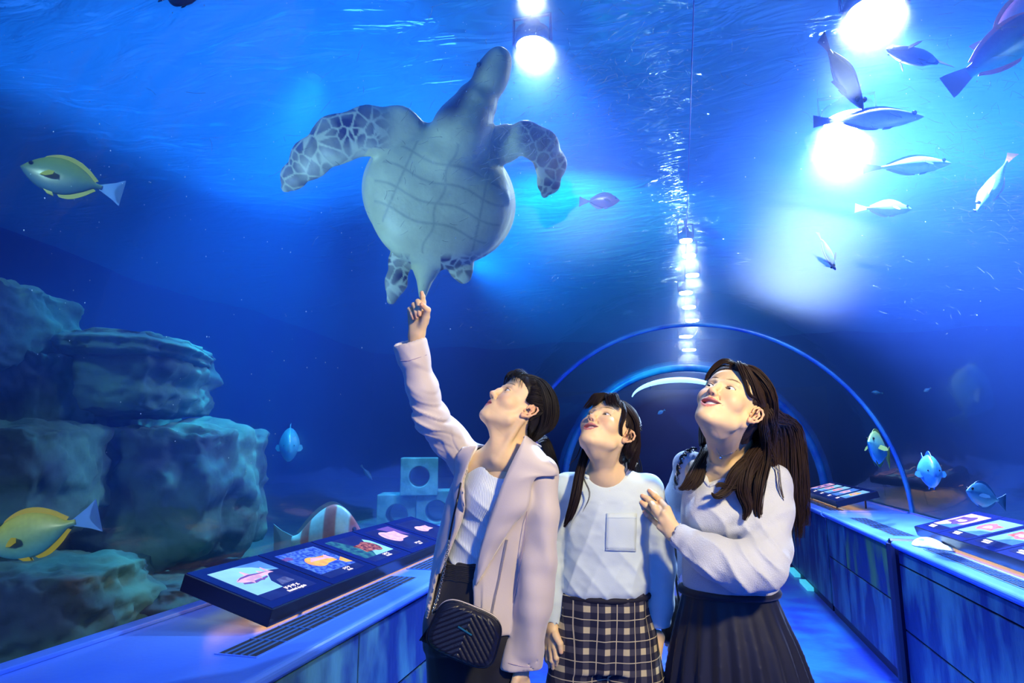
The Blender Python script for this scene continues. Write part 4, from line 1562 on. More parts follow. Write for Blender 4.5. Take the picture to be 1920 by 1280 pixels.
def make_head(fr, T, R, sc, mouth, eye_h, neck_pts, chest, gaze, smile=0.0, brow=1.0, h=.0018, chubby=0.0, hair_off=.006, hline=HAIRLINE):
    """returns head+neck+chest surface in person coordinates; also hair cap, eyes, teeth, lashes"""
    T, R = np.array(T), np.array(R)
    Mloc = fr.M.T @ R                              # head axes in person frame
    Tl = fr.loc(T)
    to_h = lambda P: (np.asarray(P, float) - Tl) @ Mloc / sc
    nk = [to_h(p) for p in neck_pts]
    ch = [to_h(p) for p in chest]
    lo = np.array([-.112, -.128, -.135]); hi = np.array([.112, .125, .128])
    for q in nk + ch:
        lo = np.minimum(lo, q - .085); hi = np.maximum(hi, q + .085)
    s = SDF(lo, hi, h)
    c = chubby
    s.ell((0, .016, .034), (.0735, .093, .080), k=0)
    s.ell((0, -.040, .036), (.063, .046, .054), k=.02)
    s.ell((0, -.036, -.022), (.0605, .047, .060), k=.02)
    for sg in (1, -1):
        s.ell((sg * .036, -.053, -.030 + .006 * smile), (.028 + c * .4, .026 + c * .4, .026), k=.018)
        s.cap((sg * .058, .002, -.030), (sg * (.047 + c), -.012, -.066), .012, .012, k=.025)
        s.cap((sg * (.045 + c), -.016, -.069), (sg * .016, -.064, -.098), .014, .014, k=.025)
    s.ell((0, -.034, -.068), (.046, .046, .038), k=.02)
    s.ell((0, -.074, -.097), (.017, .0135, .0135), k=.016)
    s.ell((0, -.070, -.060), (.029, .020, .026), k=.018)
    # brow
    for sg in (1, -1):
        s.cap((sg * .012, -.0835, .016), (sg * .042, -.072, .020), .006, .005, k=.014)
        s.ell((sg * .0315, -.0965, .002), (.0175, .0145, .0105), k=.010, op='cut')
    # nose
    s.chain([(0, -.0835, .010), (0, -.0900, -.008), (0, -.0995, -.029)], [.0062, .0070, .0080], k=.010)
    s.ell((0, -.0995, -.0310), (.0085, .0072, .0068), k=.008)
    for sg in (1, -1):
        s.ell((sg * .0100, -.0915, -.0345), (.0062, .0080, .0058), k=.009)
        s.cap((sg * .0058, -.0985, -.0400), (sg * .0062, -.0925, -.0375), .0027, .0022, k=.002, op='cut')
        s.cap((sg * .014, -.083, -.036), (sg * .030, -.071, -.056), .0010, .0010, k=.010, op='cut')
    # eyelids
    EX, EY, EZ = .0315, -.0690, .0005
    for sg in (1, -1):
        s.ell((sg * EX, EY, EZ), (.0150, .0140, .0138), k=.0045)

        def almond(X, Y, Z, sg=sg):
            u = (X - sg * EX) * sg
            w = Z - EZ - .0006 - u * .10
            d = np.abs(w) - eye_h * (1 - (u / .0142) ** 2)
            return np.maximum(d * .8, Y - (EY + .004))
        s.func((sg * EX - .019, EY - .03, EZ - .012), (sg * EX + .019, EY + .008, EZ + .012), almond, k=.0008, op='cut')
        # crease over the lid
        s.chain([(sg * (EX - .012), EY - .0125, EZ + .0065), (sg * EX, EY - .0142, EZ + .0098), (sg * (EX + .013), EY - .0075, EZ + .0055)], [.0006] * 3, k=.002, op='cut')
    # mouth
    mw = .0230 + .0070 * smile
    zc = -.0625
    up = .0015 + mouth * .5
    lift = .0085 * smile
    yc = -.0735 + .005 * smile
    s.chain([(-mw, yc, zc + lift), (-.013, -.0840, zc + up + .0035), (-.0045, -.0882, zc + up + .0052), (0, -.0876, zc + up + .0040),
             (.0045, -.0882, zc + up + .0052), (.013, -.0840, zc + up + .0035), (mw, yc, zc + lift)], [.0020, .0030, .0034, .0032, .0034, .0030, .0020], k=.003)
    s.chain([(-mw, yc, zc + lift), (-.013, -.0825, zc - up - .0030), (0, -.0862, zc - up - .0052), (.013, -.0825, zc - up - .0030), (mw, yc, zc + lift)],
            [.0020, .0036, .0044, .0036, .0020], k=.003)

    def slit(X, Y, Z):
        u = X / mw
        w = Z - zc - lift * u * u
        hh = (up - .0004 if mouth > .006 else mouth * .5 + .0006) * (1 - np.clip(u * u, 0, 4) * .95)
        return np.maximum((np.abs(w) - hh) * .85, Y + .0640)
    s.func((-mw - .004, -.10, zc - .016), (mw + .004, -.060, zc + .018), slit, k=.0012, op='cut')
    # ears
    for sg in (1, -1):
        E0 = np.array([sg * .0700, .008, -.012])

        def ep(f, v, o=0.0):
            return E0 + np.array([sg * (.002 + (.010 - f) * .50 + o), -f * .92 + v * .12, v])
        nrm = np.array([sg * .86, .5, 0.0])
        s.cap(ep(-.004, .014), ep(-.001, -.012), .0165, .0125, k=.004, flat=(nrm, .22))
        s.ell(ep(.003, -.003, .0045), (.0065, .0095, .0105), k=.003, op='cut')
        s.ell(ep(-.006, .015, .005), (.0045, .0060, .0085), k=.002, op='cut')
        hel = [(.010, .004), (.011, .017), (.004, .0275), (-.008, .0290), (-.0175, .021), (-.0195, .006), (-.0150, -.009), (-.006, -.0205), (.004, -.0250), (.0095, -.018)]
        s.chain([ep(*q, .0025) for q in hel], [.0026, .0029, .0031, .0032, .0032, .0030, .0030, .0036, .0048, .0030], k=.0025)
        s.chain([ep(-.004, .019, .002), ep(-.0095, .008, .0035), ep(-.0075, -.006, .003), ep(-.001, -.013, .002)], [.0022, .0028, .0028, .0024], k=.003)
        s.ell(ep(.0105, -.005, .0015), (.0034, .0040, .0052), k=.003)
        s.ell(ep(.003, -.0225, .0015), (.0040, .0075, .0078), k=.004)
    # neck and chest
    nr = .050 / sc
    s.cap((0, .022, -.030), nk[0], .052, nr, k=.022)
    s.chain(nk, [nr] + [nr * 1.02] * (len(nk) - 1), k=.02)
    # sternocleidomastoid strands and windpipe
    pit = ch[0]
    for sg in (1, -1):
        s.cap((sg * .056, .014, -.045), pit + (nk[-1] - pit) * .05 + np.array([sg * .012, 0, 0]), .011, .008, k=.016)
    s.cap((0, -.040, -.098), pit + (nk[-1] - pit) * .16, .012, .011, k=.028)
    fill = (nk[0] * .62 + pit * .38)
    s.cap((0, .004, -.075), fill, .036, .034, k=.03)
    s.cap(fill, pit + (nk[-1] - pit) * .5, .034, .032, k=.03)
    for i in range(1, len(ch)):
        s.cap(pit * .3 + nk[-1] * .7, ch[i], .052, .042, k=.035)
    for i in (1, 2):                               # collar bones
        s.cap(pit, ch[i] + (pit - ch[i]) * .1, .0085, .008, k=.018)
    V, Fc = s.mesh()
    V = relax(V, Fc, 1, .4)
    # colours
    n = len(V)
    col = np.tile(np.array(SK), (n, 1))
    x, y, z = V.T
    inhead = (z > -.13) & (y < .12)
    ck = np.exp(-(((np.abs(x) - .040) / .018) ** 2 + ((z + .030) / .018) ** 2)) * (y < -.03) * .30
    ck += np.exp(-((x / .012) ** 2 + ((z + .034) / .010) ** 2)) * (y < -.09) * .25
    ck += (np.abs(x) > .072) * inhead * (z < .03) * (z > -.05) * .35
    col = col * (1 - ck[:, None]) + np.array(lin(235, 140, 115)) * ck[:, None]
    # lips
    u = x / mw
    lz = z - zc - lift * u * u
    upl = (lz > 0) & (lz < up + .0078 - .0030 * np.abs(u) - .0060 * u * u - up * .8 * u * u) & (np.abs(u) < 1.0)
    lol = (lz <= 0) & (lz > -(up + .0092) * (1 - .82 * u * u)) & (np.abs(u) < .98)
    lipm = (upl | lol) & (y < -.068)
    col[lipm] = np.array(lin(212, 132, 122))
    inside = lipm & (y > -.0775 + .006 * u * u) & (np.abs(lz) < mouth * .6 + .001)
    col[inside] = np.array(lin(90, 30, 35))
    # brows
    bx = np.abs(x)
    bz = .0245 + .0040 * np.sin(np.clip((bx - .013) / .034, 0, 1) * PI * .8)
    bw = .0030 * np.clip(1.25 - np.abs((bx - .028) / .021), 0, 1)
    bm_ = (np.abs(z - bz) < bw) & (bx > .012) & (bx < .050) & (y < -.04)
    bmk = bm_ * .75 * brow
    col = col * (1 - bmk[:, None]) + np.array(lin(60, 40, 34)) * bmk[:, None]
    # lash line
    for sg in (1, -1):
        uu = (x - sg * EX) * sg
        ww = z - EZ - .0006 - uu * .10
        edge = eye_h * (1 - (uu / .0142) ** 2)
        ln = (np.abs(ww - edge) < .0013) & (np.abs(uu) < .0145) & (y < EY + .006)
        col[ln] = col[ln] * .3 + np.array(lin(50, 30, 30)) * .7
        sh_ = np.exp(-(((uu) / .015) ** 2 + ((ww - eye_h - .004) / .004) ** 2)) * (y < -.05) * .18
        col = col * (1 - sh_[:, None]) + np.array(lin(190, 120, 100)) * sh_[:, None]
    to_p = lambda P: (np.asarray(P) * sc) @ Mloc.T + Tl
    N_ = normals(V, Fc)
    # hair cap
    m = hair_mask(V, hline)
    keep = (m > 0) & (np.linalg.norm(V - np.array([0, .012, .025]), axis=1) < .120)
    fk = keep[Fc].all(1) & (V[Fc[:, 0], 2] > -.12) & (np.abs(V[Fc[:, 0], 0]) < .0745 + .02 * (V[Fc[:, 0], 2] > .02))
    ids = np.unique(Fc[fk])
    remap = np.full(n, -1); remap[ids] = np.arange(len(ids))
    offs = np.clip(m[ids] / .020, 0, 1) ** .6 * hair_off
    capV = V[ids] + N_[ids] * offs[:, None] * (1 + .25 * vnoise(V[ids] * [1, .25, .6], 160, 4, 2))[:, None]
    cap = (to_p(capV), remap[Fc[fk]])
    # eyes
    eyes = []
    gz = fr.M.T @ np.array(gaze)
    g_h = Mloc.T @ (gz / np.linalg.norm(gz))
    g_h = g_h * .10 + np.array([-.16, -1, -.36])
    g_h /= np.linalg.norm(g_h)
    for sg in (1, -1):
        P, Fe = cube_sphere(16)
        P = P / np.linalg.norm(P, axis=1)[:, None]
        d = P @ g_h
        ce = np.tile(np.array((.80, .80, .82)), (len(P), 1))
        ce[d > .868] = np.array((.035, .018, .010))
        ce[d > .972] = np.array((.003, .003, .003))
        eyes.append((to_p(P * .0124 + np.array([sg * EX, EY, EZ])), Fe, ce))
    # teeth: an arched row
    teeth = None
    if mouth > .003:
        mb = MB()
        for k in range(-4, 5):
            a = k * .19
            cx_, cy_ = math.sin(a) * .0245, -.0535 - math.cos(a) * .0255
            wt = .0039 if abs(k) < 2 else .0034
            M4 = Matrix.Translation((cx_, cy_, zc + mouth * .26 + lift * .7 * (cx_ / mw) ** 2)) @ Matrix.Rotation(a, 4, 'Z')
            mb.box((-wt, -.0016, -.0046), (wt, .0020, .0052), M4, bev=.0009)
        teeth = mb
        for i, v in enumerate(mb.v):
            mb.v[i] = tuple(to_p(np.array(v)))
    lash = MB()
    for sg in (1, -1):
        for uu in np.linspace(-.009, .0145, 11):
            ez_ = EZ + .0006 + uu * .10 + eye_h * (1 - (uu / .0142) ** 2)
            r_ = math.sqrt(max(.0148 ** 2 - uu ** 2 * .9, 1e-6))
            p0 = np.array([sg * (EX + uu), EY - r_ * .96, ez_ + .0003])
            p1 = p0 + np.array([sg * uu * .08, -.0020, .0003])
            p2 = p0 + np.array([sg * uu * .20, -.0034, .0018])
            lash.tube([to_p(p0), to_p(p1), to_p(p2)], [.00045, .00035, .0001], 3)
    return dict(V=to_p(V), F=Fc, C=col, cap=cap, eyes=eyes, teeth=teeth, lash=lash, to_p=to_p, s=s)


def hand(joints, r=.0082, palm_r=.0105, h=.0017, wrist_w=.024, nrm=(0, -1, 0), arm=None, k=.004):
    """joints: dict wrist, elbow side point, fingers = five chains (thumb first), person coordinates"""
    allp = np.array([joints['wrist'], joints['arm']] + [q for f in joints['f'] for q in f])
    s = SDF(allp.min(0) - .032, allp.max(0) + .032, h)
    w = np.array(joints['wrist'])
    nrm = np.array(nrm) / np.linalg.norm(nrm)
    fs = joints['f']
    across = np.array(fs[1][0]) - np.array(fs[4][0])
    across = across / np.linalg.norm(across)
    for i, f in enumerate(fs[1:]):
        b = w + across * (.011 - .0075 * i)
        s.cap(b, f[0], palm_r * 1.05, palm_r * .90, k=.010)
    s.cap(w + across * .014, (np.array(fs[0][0]) * .55 + np.array(fs[0][1]) * .45), .0125, .0115, k=.010)
    s.cap(w, joints['arm'], wrist_w * 1.02, wrist_w * 1.12, k=.012, flat=(nrm, .74))
    for i, f in enumerate(fs):
        rr = r * (1.12 if i == 0 else (1, 1.02, .97, .86)[i - 1])
        rad = [rr * 1.12, rr * 1.0, rr * .92, rr * .74][:len(f)] if len(f) == 4 else [rr * 1.25, rr * 1.05, rr * .8]
        s.chain(f, rad, k=k)
        for q, rq in zip(f[1:-1], rad[1:-1]):      # knuckle swell
            s.ell(q, (rq * 1.0,) * 3, k=.003)
    V, Fc = s.mesh()
    V = relax(V, Fc, 1, .4)
    col = np.tile(np.array(SK), (len(V), 1))
    # reddish finger tips and knuckles
    for i, f in enumerate(fs):
        d = np.linalg.norm(V - np.array(f[-1]), axis=1)
        kk = np.clip(1 - d / .014, 0, 1)[:, None] * .55
        col = col * (1 - kk) + np.array(lin(235, 130, 105)) * kk
    return V, Fc, col


def nail(fr, p, d, nrm, w=.0052, l=.0085):
    """a small oval plate"""
    d = np.array(d) / np.linalg.norm(d)
    nrm = np.array(nrm) - d * np.dot(nrm, d)
    nrm /= np.linalg.norm(nrm)
    s_ = np.cross(d, nrm)
    V = [np.array(p)]
    for a in np.linspace(0, 2 * PI, 14, endpoint=False):
        V.append(np.array(p) + d * math.cos(a) * l * .5 + s_ * math.sin(a) * w * .5 - nrm * .0010 * math.sin(a) ** 2)
    V2 = [v + nrm * .0006 for v in V]
    n = len(V)
    Fc = [(0, i, i % (n - 1) + 1) for i in range(1, n)]
    Fc2 = [(n, n + i % (n - 1) + 1, n + i) for i in range(1, n)]
    side = [(i, n + i, n + i % (n - 1) + 1, i % (n - 1) + 1) for i in range(1, n)]
    return V2 and (V + V2, Fc + Fc2 + side)


def loft(s, prof, k=.01, op='add', expo=2.0, shrink=0.0, pleat=None):
    """prof rows: z, cx, cy, a, b (person frame)"""
    P = np.array(sorted(prof))
    zmin, zmax = P[0, 0], P[-1, 0]
    lo = (min(P[:, 1] - P[:, 3]) - .05, min(P[:, 2] - P[:, 4]) - .05, zmin - .02)
    hi = (max(P[:, 1] + P[:, 3]) + .05, max(P[:, 2] + P[:, 4]) + .05, zmax + .02)

    def fn(X, Y, Z):
        z = np.clip(Z, zmin, zmax).ravel()
        g = [curve(P[:, 0], P[:, i], z).reshape(Z.shape).astype(F32) for i in (1, 2, 3, 4)]
        a, b = g[2] - F32(shrink), g[3] - F32(shrink)
        u, v = (X - g[0]) / a, (Y - g[1]) / b
        if expo == 2.0:
            r = np.sqrt(u * u + v * v)
        else:
            r = (np.abs(u) ** F32(expo) + np.abs(v) ** F32(expo)) ** F32(1 / expo)
        d = (r - 1) * np.minimum(a, b) * .92
        if pleat is not None:
            n_, amp, z0, z1 = pleat
            th = np.arctan2(v, u)
            f = np.clip((z0 - Z) / (z0 - z1), 0, 1)
            w = np.abs(((th * F32(n_ / (2 * PI))) % 1) * 2 - 1)
            d = d + F32(amp) * f * (w - .5)
        return np.maximum(d, np.maximum(Z - zmax, zmin - Z))
    s.func(lo, hi, fn, k, op)


def finish(s, name, m, root, wr=(), rel=2, col=None, post=None, colfn=None):
    V, Fc = s.mesh()
    V = relax(V, Fc, rel)
    if wr:
        N_ = normals(V, Fc)
        d = np.zeros(len(V))
        for amp, sv, seed in wr:
            q = vnoise(V * np.array(sv), 1.0, seed, 2)
            d += amp * (1 - 2 * np.abs(q)) if amp > 0 else -amp * q
        V = V + N_ * d[:, None]
    if post:
        V = post(V)
    c = None
    if colfn is not None:
        c = colfn(V)
    elif col is not None:
        c = np.tile(np.array(col), (len(V), 1))
    return mesh(name, V, Fc, m, root, True, c)


def catmull(pts, n):
    P = np.array(pts, float)
    P = np.vstack([2 * P[0] - P[1], P, 2 * P[-1] - P[-2]])
    t = np.linspace(0, len(pts) - 1 - 1e-6, n)
    i = t.astype(int)
    u = (t - i)[:, None]
    p0, p1, p2, p3 = P[i], P[i + 1], P[i + 2], P[i + 3]
    return .5 * ((2 * p1) + (-p0 + p2) * u + (2 * p0 - 5 * p1 + 4 * p2 - p3) * u * u + (-p0 + 3 * p1 - 3 * p2 + p3) * u ** 3)


from mathutils.bvhtree import BVHTree


def tidy(pts, tol=.05):
    y = np.array([p[1] for p in pts])
    m = np.median(y)
    return [p for p in pts if abs(p[1] - m) < tol]


class Surf:
    """finds where a line of sight meets a garment, so that trims can lie on it"""

    def __init__(s, fr, *objs):
        s.fr = fr
        s.b = []
        for o in objs:
            me = o.data
            s.b.append(BVHTree.FromPolygons([v.co.copy() for v in me.vertices], [tuple(p.vertices) for p in me.polygons]))
        s.o = Vector(fr.loc(np.array([0, 0, EYE])))

    def __call__(s, px, py, off=.002, default=2.0):
        d = Vector(s.fr.M.T @ ray(px, py)).normalized()
        best = None
        for b in s.b:
            h = b.ray_cast(s.o, d)
            if h[0] is not None and (best is None or h[3] < best[3]):
                best = h
        if best is None or best[3] > 2.6:
            return s.fr.p(px, py, default)
        return np.array(best[0] - d * off)


def ridge(x):
    return (1 - np.abs(np.sin(x / 2))) ** 1.6 * 2 - .75


class Hair:
    def __init__(s, seed=1):
        s.V, s.F, s.C = [], [], []
        s.n = 0
        s.r = np.random.RandomState(seed)

    def lock(s, guide, spread, n, rad=.0011, base=(.02, .012, .010), var=.5, wave=0.0, m=18, wfreq=9.0, sq=(1, 1, 1), curl=None):
        """strands following a guide line; spread: radius at each guide point"""
        G = catmull(guide, m)
        sp = np.interp(np.linspace(0, len(guide) - 1, m), np.arange(len(guide)), spread)
        T = np.gradient(G, axis=0)
        T /= np.linalg.norm(T, axis=1)[:, None] + 1e-9
        # parallel frame
        a = np.cross(T[0], [0.3, .2, 1.0]); a /= np.linalg.norm(a)
        A = []
        for t in T:
            a = a - t * (a @ t); a = a / (np.linalg.norm(a) + 1e-9); A.append(a)
        A = np.array(A); B = np.cross(T, A)
        for _ in range(n):
            rr = math.sqrt(s.r.rand()) ; th = s.r.rand() * 2 * PI
            ph = s.r.rand() * 6.28
            tw = s.r.randn() * .25
            tt = np.linspace(0, 1, m)
            ang = th + tw * tt * 2
            off = A * (np.cos(ang) * rr * sp)[:, None] + B * (np.sin(ang) * rr * sp)[:, None]
            off = off * np.array(sq)
            if wave:
                off += (A * (np.sin(tt * wfreq + ph) * wave * tt)[:, None])
            end = m if s.r.rand() < .7 else int(m * (.72 + .28 * s.r.rand()))
            P = (G + off)[:max(end, 4)]
            s.strand(P, rad * (.7 + .6 * s.r.rand()), np.array(base) * (1 - var / 2 + var * s.r.rand() * 1.6))

    def strand(s, P, r, col, k=3):
        m = len(P)
        T = np.gradient(P, axis=0); T /= np.linalg.norm(T, axis=1)[:, None] + 1e-9
        a = np.cross(T, [0.31, .87, .1]); a /= np.linalg.norm(a, axis=1)[:, None] + 1e-9
        b = np.cross(T, a)
        rr = r * np.clip(np.minimum(np.linspace(.55, 8, m), np.linspace(5, .12, m)), 0, 1)
        th = np.arange(k) * 2 * PI / k
        ring = P[:, None] + (a[:, None] * np.cos(th)[None, :, None] + b[:, None] * np.sin(th)[None, :, None]) * rr[:, None, None]
        s.V.append(ring.reshape(-1, 3))
        s.F.append(grid_faces(m, k, False, True) + s.n)
        s.C.append(np.tile(col, (m * k, 1)))
        s.n += m * k

    def add(s, V, Fc, col):
        s.V.append(V); s.F.append(Fc + s.n); s.C.append(np.tile(np.array(col), (len(V), 1))); s.n += len(V)

    def build(s, root):
        return mesh('hair', np.concatenate(s.V), np.concatenate(s.F), m_hair, root, True, np.concatenate(s.C))


def skull(hd, th, ph, off=.006):
    """point over the skull: th = angle from the crown toward the face (neg) / nape, ph = side"""
    c = np.array([0, .012, .030])
    r = np.array([.078, .097, .083]) + off
    d = np.array([math.sin(ph), math.cos(ph) * math.sin(th), math.cos(ph) * math.cos(th)])
    return hd['to_p'](c + d * r)


def scalp(hd, root, target, n=7, off=.006, lift=.0):
    """points from a root to a target that keep to the skull; both in head coordinates"""
    c = np.array([0, .012, .030])
    r = np.array([.0775, .0965, .083]) + off
    a, b = (np.array(root) - c) / r, (np.array(target) - c) / r
    la, lb = np.linalg.norm(a), np.linalg.norm(b)
    a, b = a / la, b / lb
    w = math.acos(float(np.clip(a @ b, -1, 1)))
    out = []
    for t in np.linspace(0, 1, n):
        d = (math.sin((1 - t) * w) * a + math.sin(t * w) * b) / math.sin(w)
        L_ = 1.0 + lift * math.sin(PI * t)
        if t == 0:
            L_ = la
        if t == 1:
            L_ = lb
        out.append(hd['to_p'](c + d * r * L_))
    return out


def dress_face(fr, hd, root, hair):
    for V, Fc, c in hd['eyes']:
        mesh('eye', V, Fc, m_eyew, root, True, c)
    if hd['teeth'] is not None:
        hd['teeth'].build('teeth', m_teeth, root, True)
    hd['lash'].build('eyelashes', m_lash, root)


def limbs(s, pts, rad, k=.02):
    s.chain([np.array(p) for p in pts], rad, k)


def lower_body(fr, hip_c, stance, s, leg_r=(.078, .052, .048, .034), foot=True, knee_fwd=.02):
    """legs to the floor; hip_c local centre at hip joint height"""
    for sg in (1, -1):
        hx = hip_c + np.array([sg * .078, 0, -.02])
        an = np.array([hip_c[0] * .3 + sg * stance, hip_c[1] + .02, .085])
        kn = (hx + an) / 2 + np.array([0, -knee_fwd, .0])
        s.chain([hx, kn, an], [leg_r[0], leg_r[1], leg_r[3]], k=.02)
        s.cap(kn + [0, .018, -.08], kn + [0, .022, -.16], leg_r[2] * .85, leg_r[2] * .7, k=.03)
        s.cap(an + [0, .02, -.045], an + [0, -.12, -.055], .032, .026, k=.02)


def shoes(fr, root, hip_c, stance, m, name='shoe'):
    for sg in (1, -1):
        an = np.array([hip_c[0] * .3 + sg * stance, hip_c[1] + .02, .085])
        s = SDF(an + [-.07, -.20, -.09], an + [.07, .09, .03], .005)
        s.cap(an + [0, .02, -.040], an + [0, -.125, -.050], .044, .038, k=.02)
        s.cap(an + [0, .01, -.03], an + [0, .01, .0], .045, .043, k=.02)
        s.edit(lambda X, Y, Z, g: np.maximum(g, -Z + F32(.003)))
        s.cap(an + [0, .01, -.02], an + [0, .01, .04], .036, .036, k=.0, op='cut')
        o = finish(s, name, m, root, rel=2)
# ------------------------------------------------------------------ the girl in the middle
TURT = np.array(at(830, 350, 3.05))
f2 = Frame(1135, 1000, 2.05, 8, 'person', 'girl in white long-sleeved top and plaid shorts, middle of the three, looking up')
P = f2.p
T2 = np.array([-0.2051, 2.0307, 1.4145])
R2 = np.array([[0.8803, 0.3224, 0.3481], [-0.4727, 0.6587, 0.5853], [-0.0406, -0.6798, 0.7323]])
pit2 = P(1128, 893, 2.0)
nb2 = P(1139, 888, 2.055)
hd2 = make_head(f2, T2, R2, .94, .0115, .0042, [P(1144, 858, 2.06), nb2],
                [pit2 , P(1176, 916, 2.055), P(1098, 916, 2.07)], TURT - T2, smile=.8, chubby=.004, hair_off=.008)
parts = [(hd2['V'], hd2['F'], hd2['C'])]
# hands
Lw, Lar = P(1226, 1236, 2.02), P(1232, 1195, 2.04)
q = lambda x, y, d=2.0: P(x, y, d)
parts.append(hand(dict(wrist=Lw, arm=Lar, f=[
    [q(1210, 1250, 1.99), q(1199, 1272, 1.975), q(1197, 1290, 1.97)],
    [q(1209, 1280, 2.0), q(1206, 1299, 1.99), q(1207, 1313, 2.0), q(1209, 1324, 2.01)],
    [q(1220, 1284, 2.0), q(1219, 1305, 1.995), q(1220, 1321, 2.005), q(1221, 1332, 2.02)],
    [q(1231, 1284, 2.01), q(1232, 1303, 2.005), q(1232, 1318, 2.015), q(1231, 1328, 2.03)],
    [q(1241, 1280, 2.02), q(1243, 1295, 2.02), q(1243, 1306, 2.03), q(1242, 1314, 2.04)]]), nrm=(.2, -1, 0), wrist_w=.022))
Rw, Rar = P(1033, 1178, 2.03), P(1040, 1130, 2.04)
parts.append(hand(dict(wrist=Rw, arm=Rar, f=[
    [q(1041, 1190, 2.0), q(1050, 1206, 1.985), q(1052, 1222, 1.98)],
    [q(1040, 1214, 2.0), q(1043, 1233, 1.99), q(1045, 1245, 2.0), q(1046, 1254, 2.01)],
    [q(1033, 1217, 2.01), q(1035, 1238, 2.0), q(1038, 1251, 2.01), q(1041, 1260, 2.02)],
    [q(1027, 1215, 2.025), q(1028, 1235, 2.02), q(1032, 1248, 2.03), q(1036, 1256, 2.04)],
    [q(1022, 1210, 2.04), q(1022, 1226, 2.04), q(1025, 1237, 2.05), q(1029, 1244, 2.055)]]), nrm=(-.8, -.6, 0), wrist_w=.022))
# hidden body core and legs
hip = P(1133, 1175, 2.06)
s = SDF((-.32, -.22, -.005), (.32, .26, 1.32), .009)
ch2 = P(1137, 960, 2.07)
s.chain([nb2 + [0, .0, -.06], ch2, P(1134, 1080, 2.07), hip], [.07, .085, .075, .085], k=.04)
lower_body(f2, hip, .085, s)
s.edit(lambda X, Y, Z, g: np.maximum(g, -Z + F32(.002)))
V, Fc = s.mesh(); V = relax(V, Fc, 3)
parts.append((V, Fc, SK))
V, Fc, Cc = join(parts)
mesh('body', V, Fc, m_skin, f2.root, True, Cc)
dress_face(f2, hd2, f2.root, None)

# top
m_tee = mat('white_jersey', lin(212, 226, 228), .85, bump=.10, bscale=420, sheen=.2)
s = SDF((-.36, -.20, .80), (.36, .24, 1.34), .0048)
shL, shR = P(1214, 917, 2.045), P(1064, 915, 2.06)
pr = []
for y, cx, hw, dd, b in ((885, 1139, 40, 2.06, .050), (902, 1138, 66, 2.06, .068), (930, 1137, 80, 2.06, .088), (965, 1136, 79, 2.06, .098), (1010, 1135, 78, 2.06, .100),
                         (1060, 1134, 81, 2.06, .106), (1090, 1133, 83, 2.06, .112), (1104, 1133, 81, 2.06, .110), (1112, 1133, 76, 2.06, .102)):
    c_ = P(cx, y, dd)
    pr.append((c_[2], c_[0], c_[1], hw * dd / 1200, b))
loft(s, pr, k=.0, expo=2.3)
s.chain([nb2 + [0.01, 0.0, -.022], shL], [.036, .043], k=.03)
s.chain([nb2 + [-.01, .0, -.022], shR], [.036, .043], k=.03)
s.chain([shL, P(1234, 985, 2.06), P(1240, 1060, 2.07), P(1236, 1130, 2.06), P(1229, 1190, 2.045), P(1227, 1212, 2.035)], [.045, .045, .044, .042, .041, .034], k=.018)
s.chain([P(1227, 1212, 2.035), P(1225, 1232, 2.025)], [.030, .030], k=.006)
s.chain([shR, P(1050, 985, 2.09), P(1045, 1060, 2.09), P(1040, 1120, 2.06), P(1038, 1143, 2.045)], [.045, .045, .043, .040, .034], k=.018)
s.chain([P(1038, 1143, 2.045), P(1035, 1166, 2.035)], [.029, .029], k=.006)
# neck opening and sleeve ends
s.cap(nb2 + [0, -.012, .006], hd2['to_p'](np.array([0, .0, -.06])), .060, .075, k=.006, op='cut')
s.cap(P(1225, 1237, 2.022), P(1222, 1262, 2.01), .026, .05, k=.004, op='cut')
s.cap(P(1034, 1172, 2.032), P(1030, 1200, 2.02), .026, .05, k=.004, op='cut')
ax, az = P(1133, 1100, 2.06)[0], P(1133, 1060, 2.06)[2]


def fold2(V):
    """diagonal drag folds gathered at the hem"""
    N0 = V.copy()
    x, z = V[:, 0], V[:, 2]
    front = V[:, 1] < .04
    torso = (np.abs(x) < .135) & (z < 1.2) & front
    low = np.clip((1.16 - z) / .25, 0, 1)
    a = .0055 * ridge((x * 75 + (z - .9) * 62) + 3 * vnoise(V, 6, 3, 2)) * low * np.clip(vnoise(V, 7, 8, 2) + .45, 0, 1)
    b = .0040 * ridge((x * -95 + (z - .9) * 40) + 3 * vnoise(V, 5, 5, 2)) * np.clip(vnoise(V, 6, 12, 2) + .3, 0, 1)
    V = V.copy()
    V[:, 1] -= np.where(torso, a + b, 0)
    return V


top2 = finish(s, 'long_sleeved_top', m_tee, f2.root, wr=[(.0035, (9, 9, 5), 3), (-.0030, (22, 22, 34), 6)], post=fold2)
# crew neck band
su = Surf(f2, top2)
nc = [su(x, y, .001) for x, y in ((1088, 877), (1094, 887), (1103, 895), (1116, 901), (1132, 904), (1148, 902), (1163, 896), (1176, 887), (1186, 876), (1193, 866))]
mb = MB(); mb.tube(catmull(nc, 40), .0062, 8)
mb.build('neck_band', m_tee, f2.root, True)
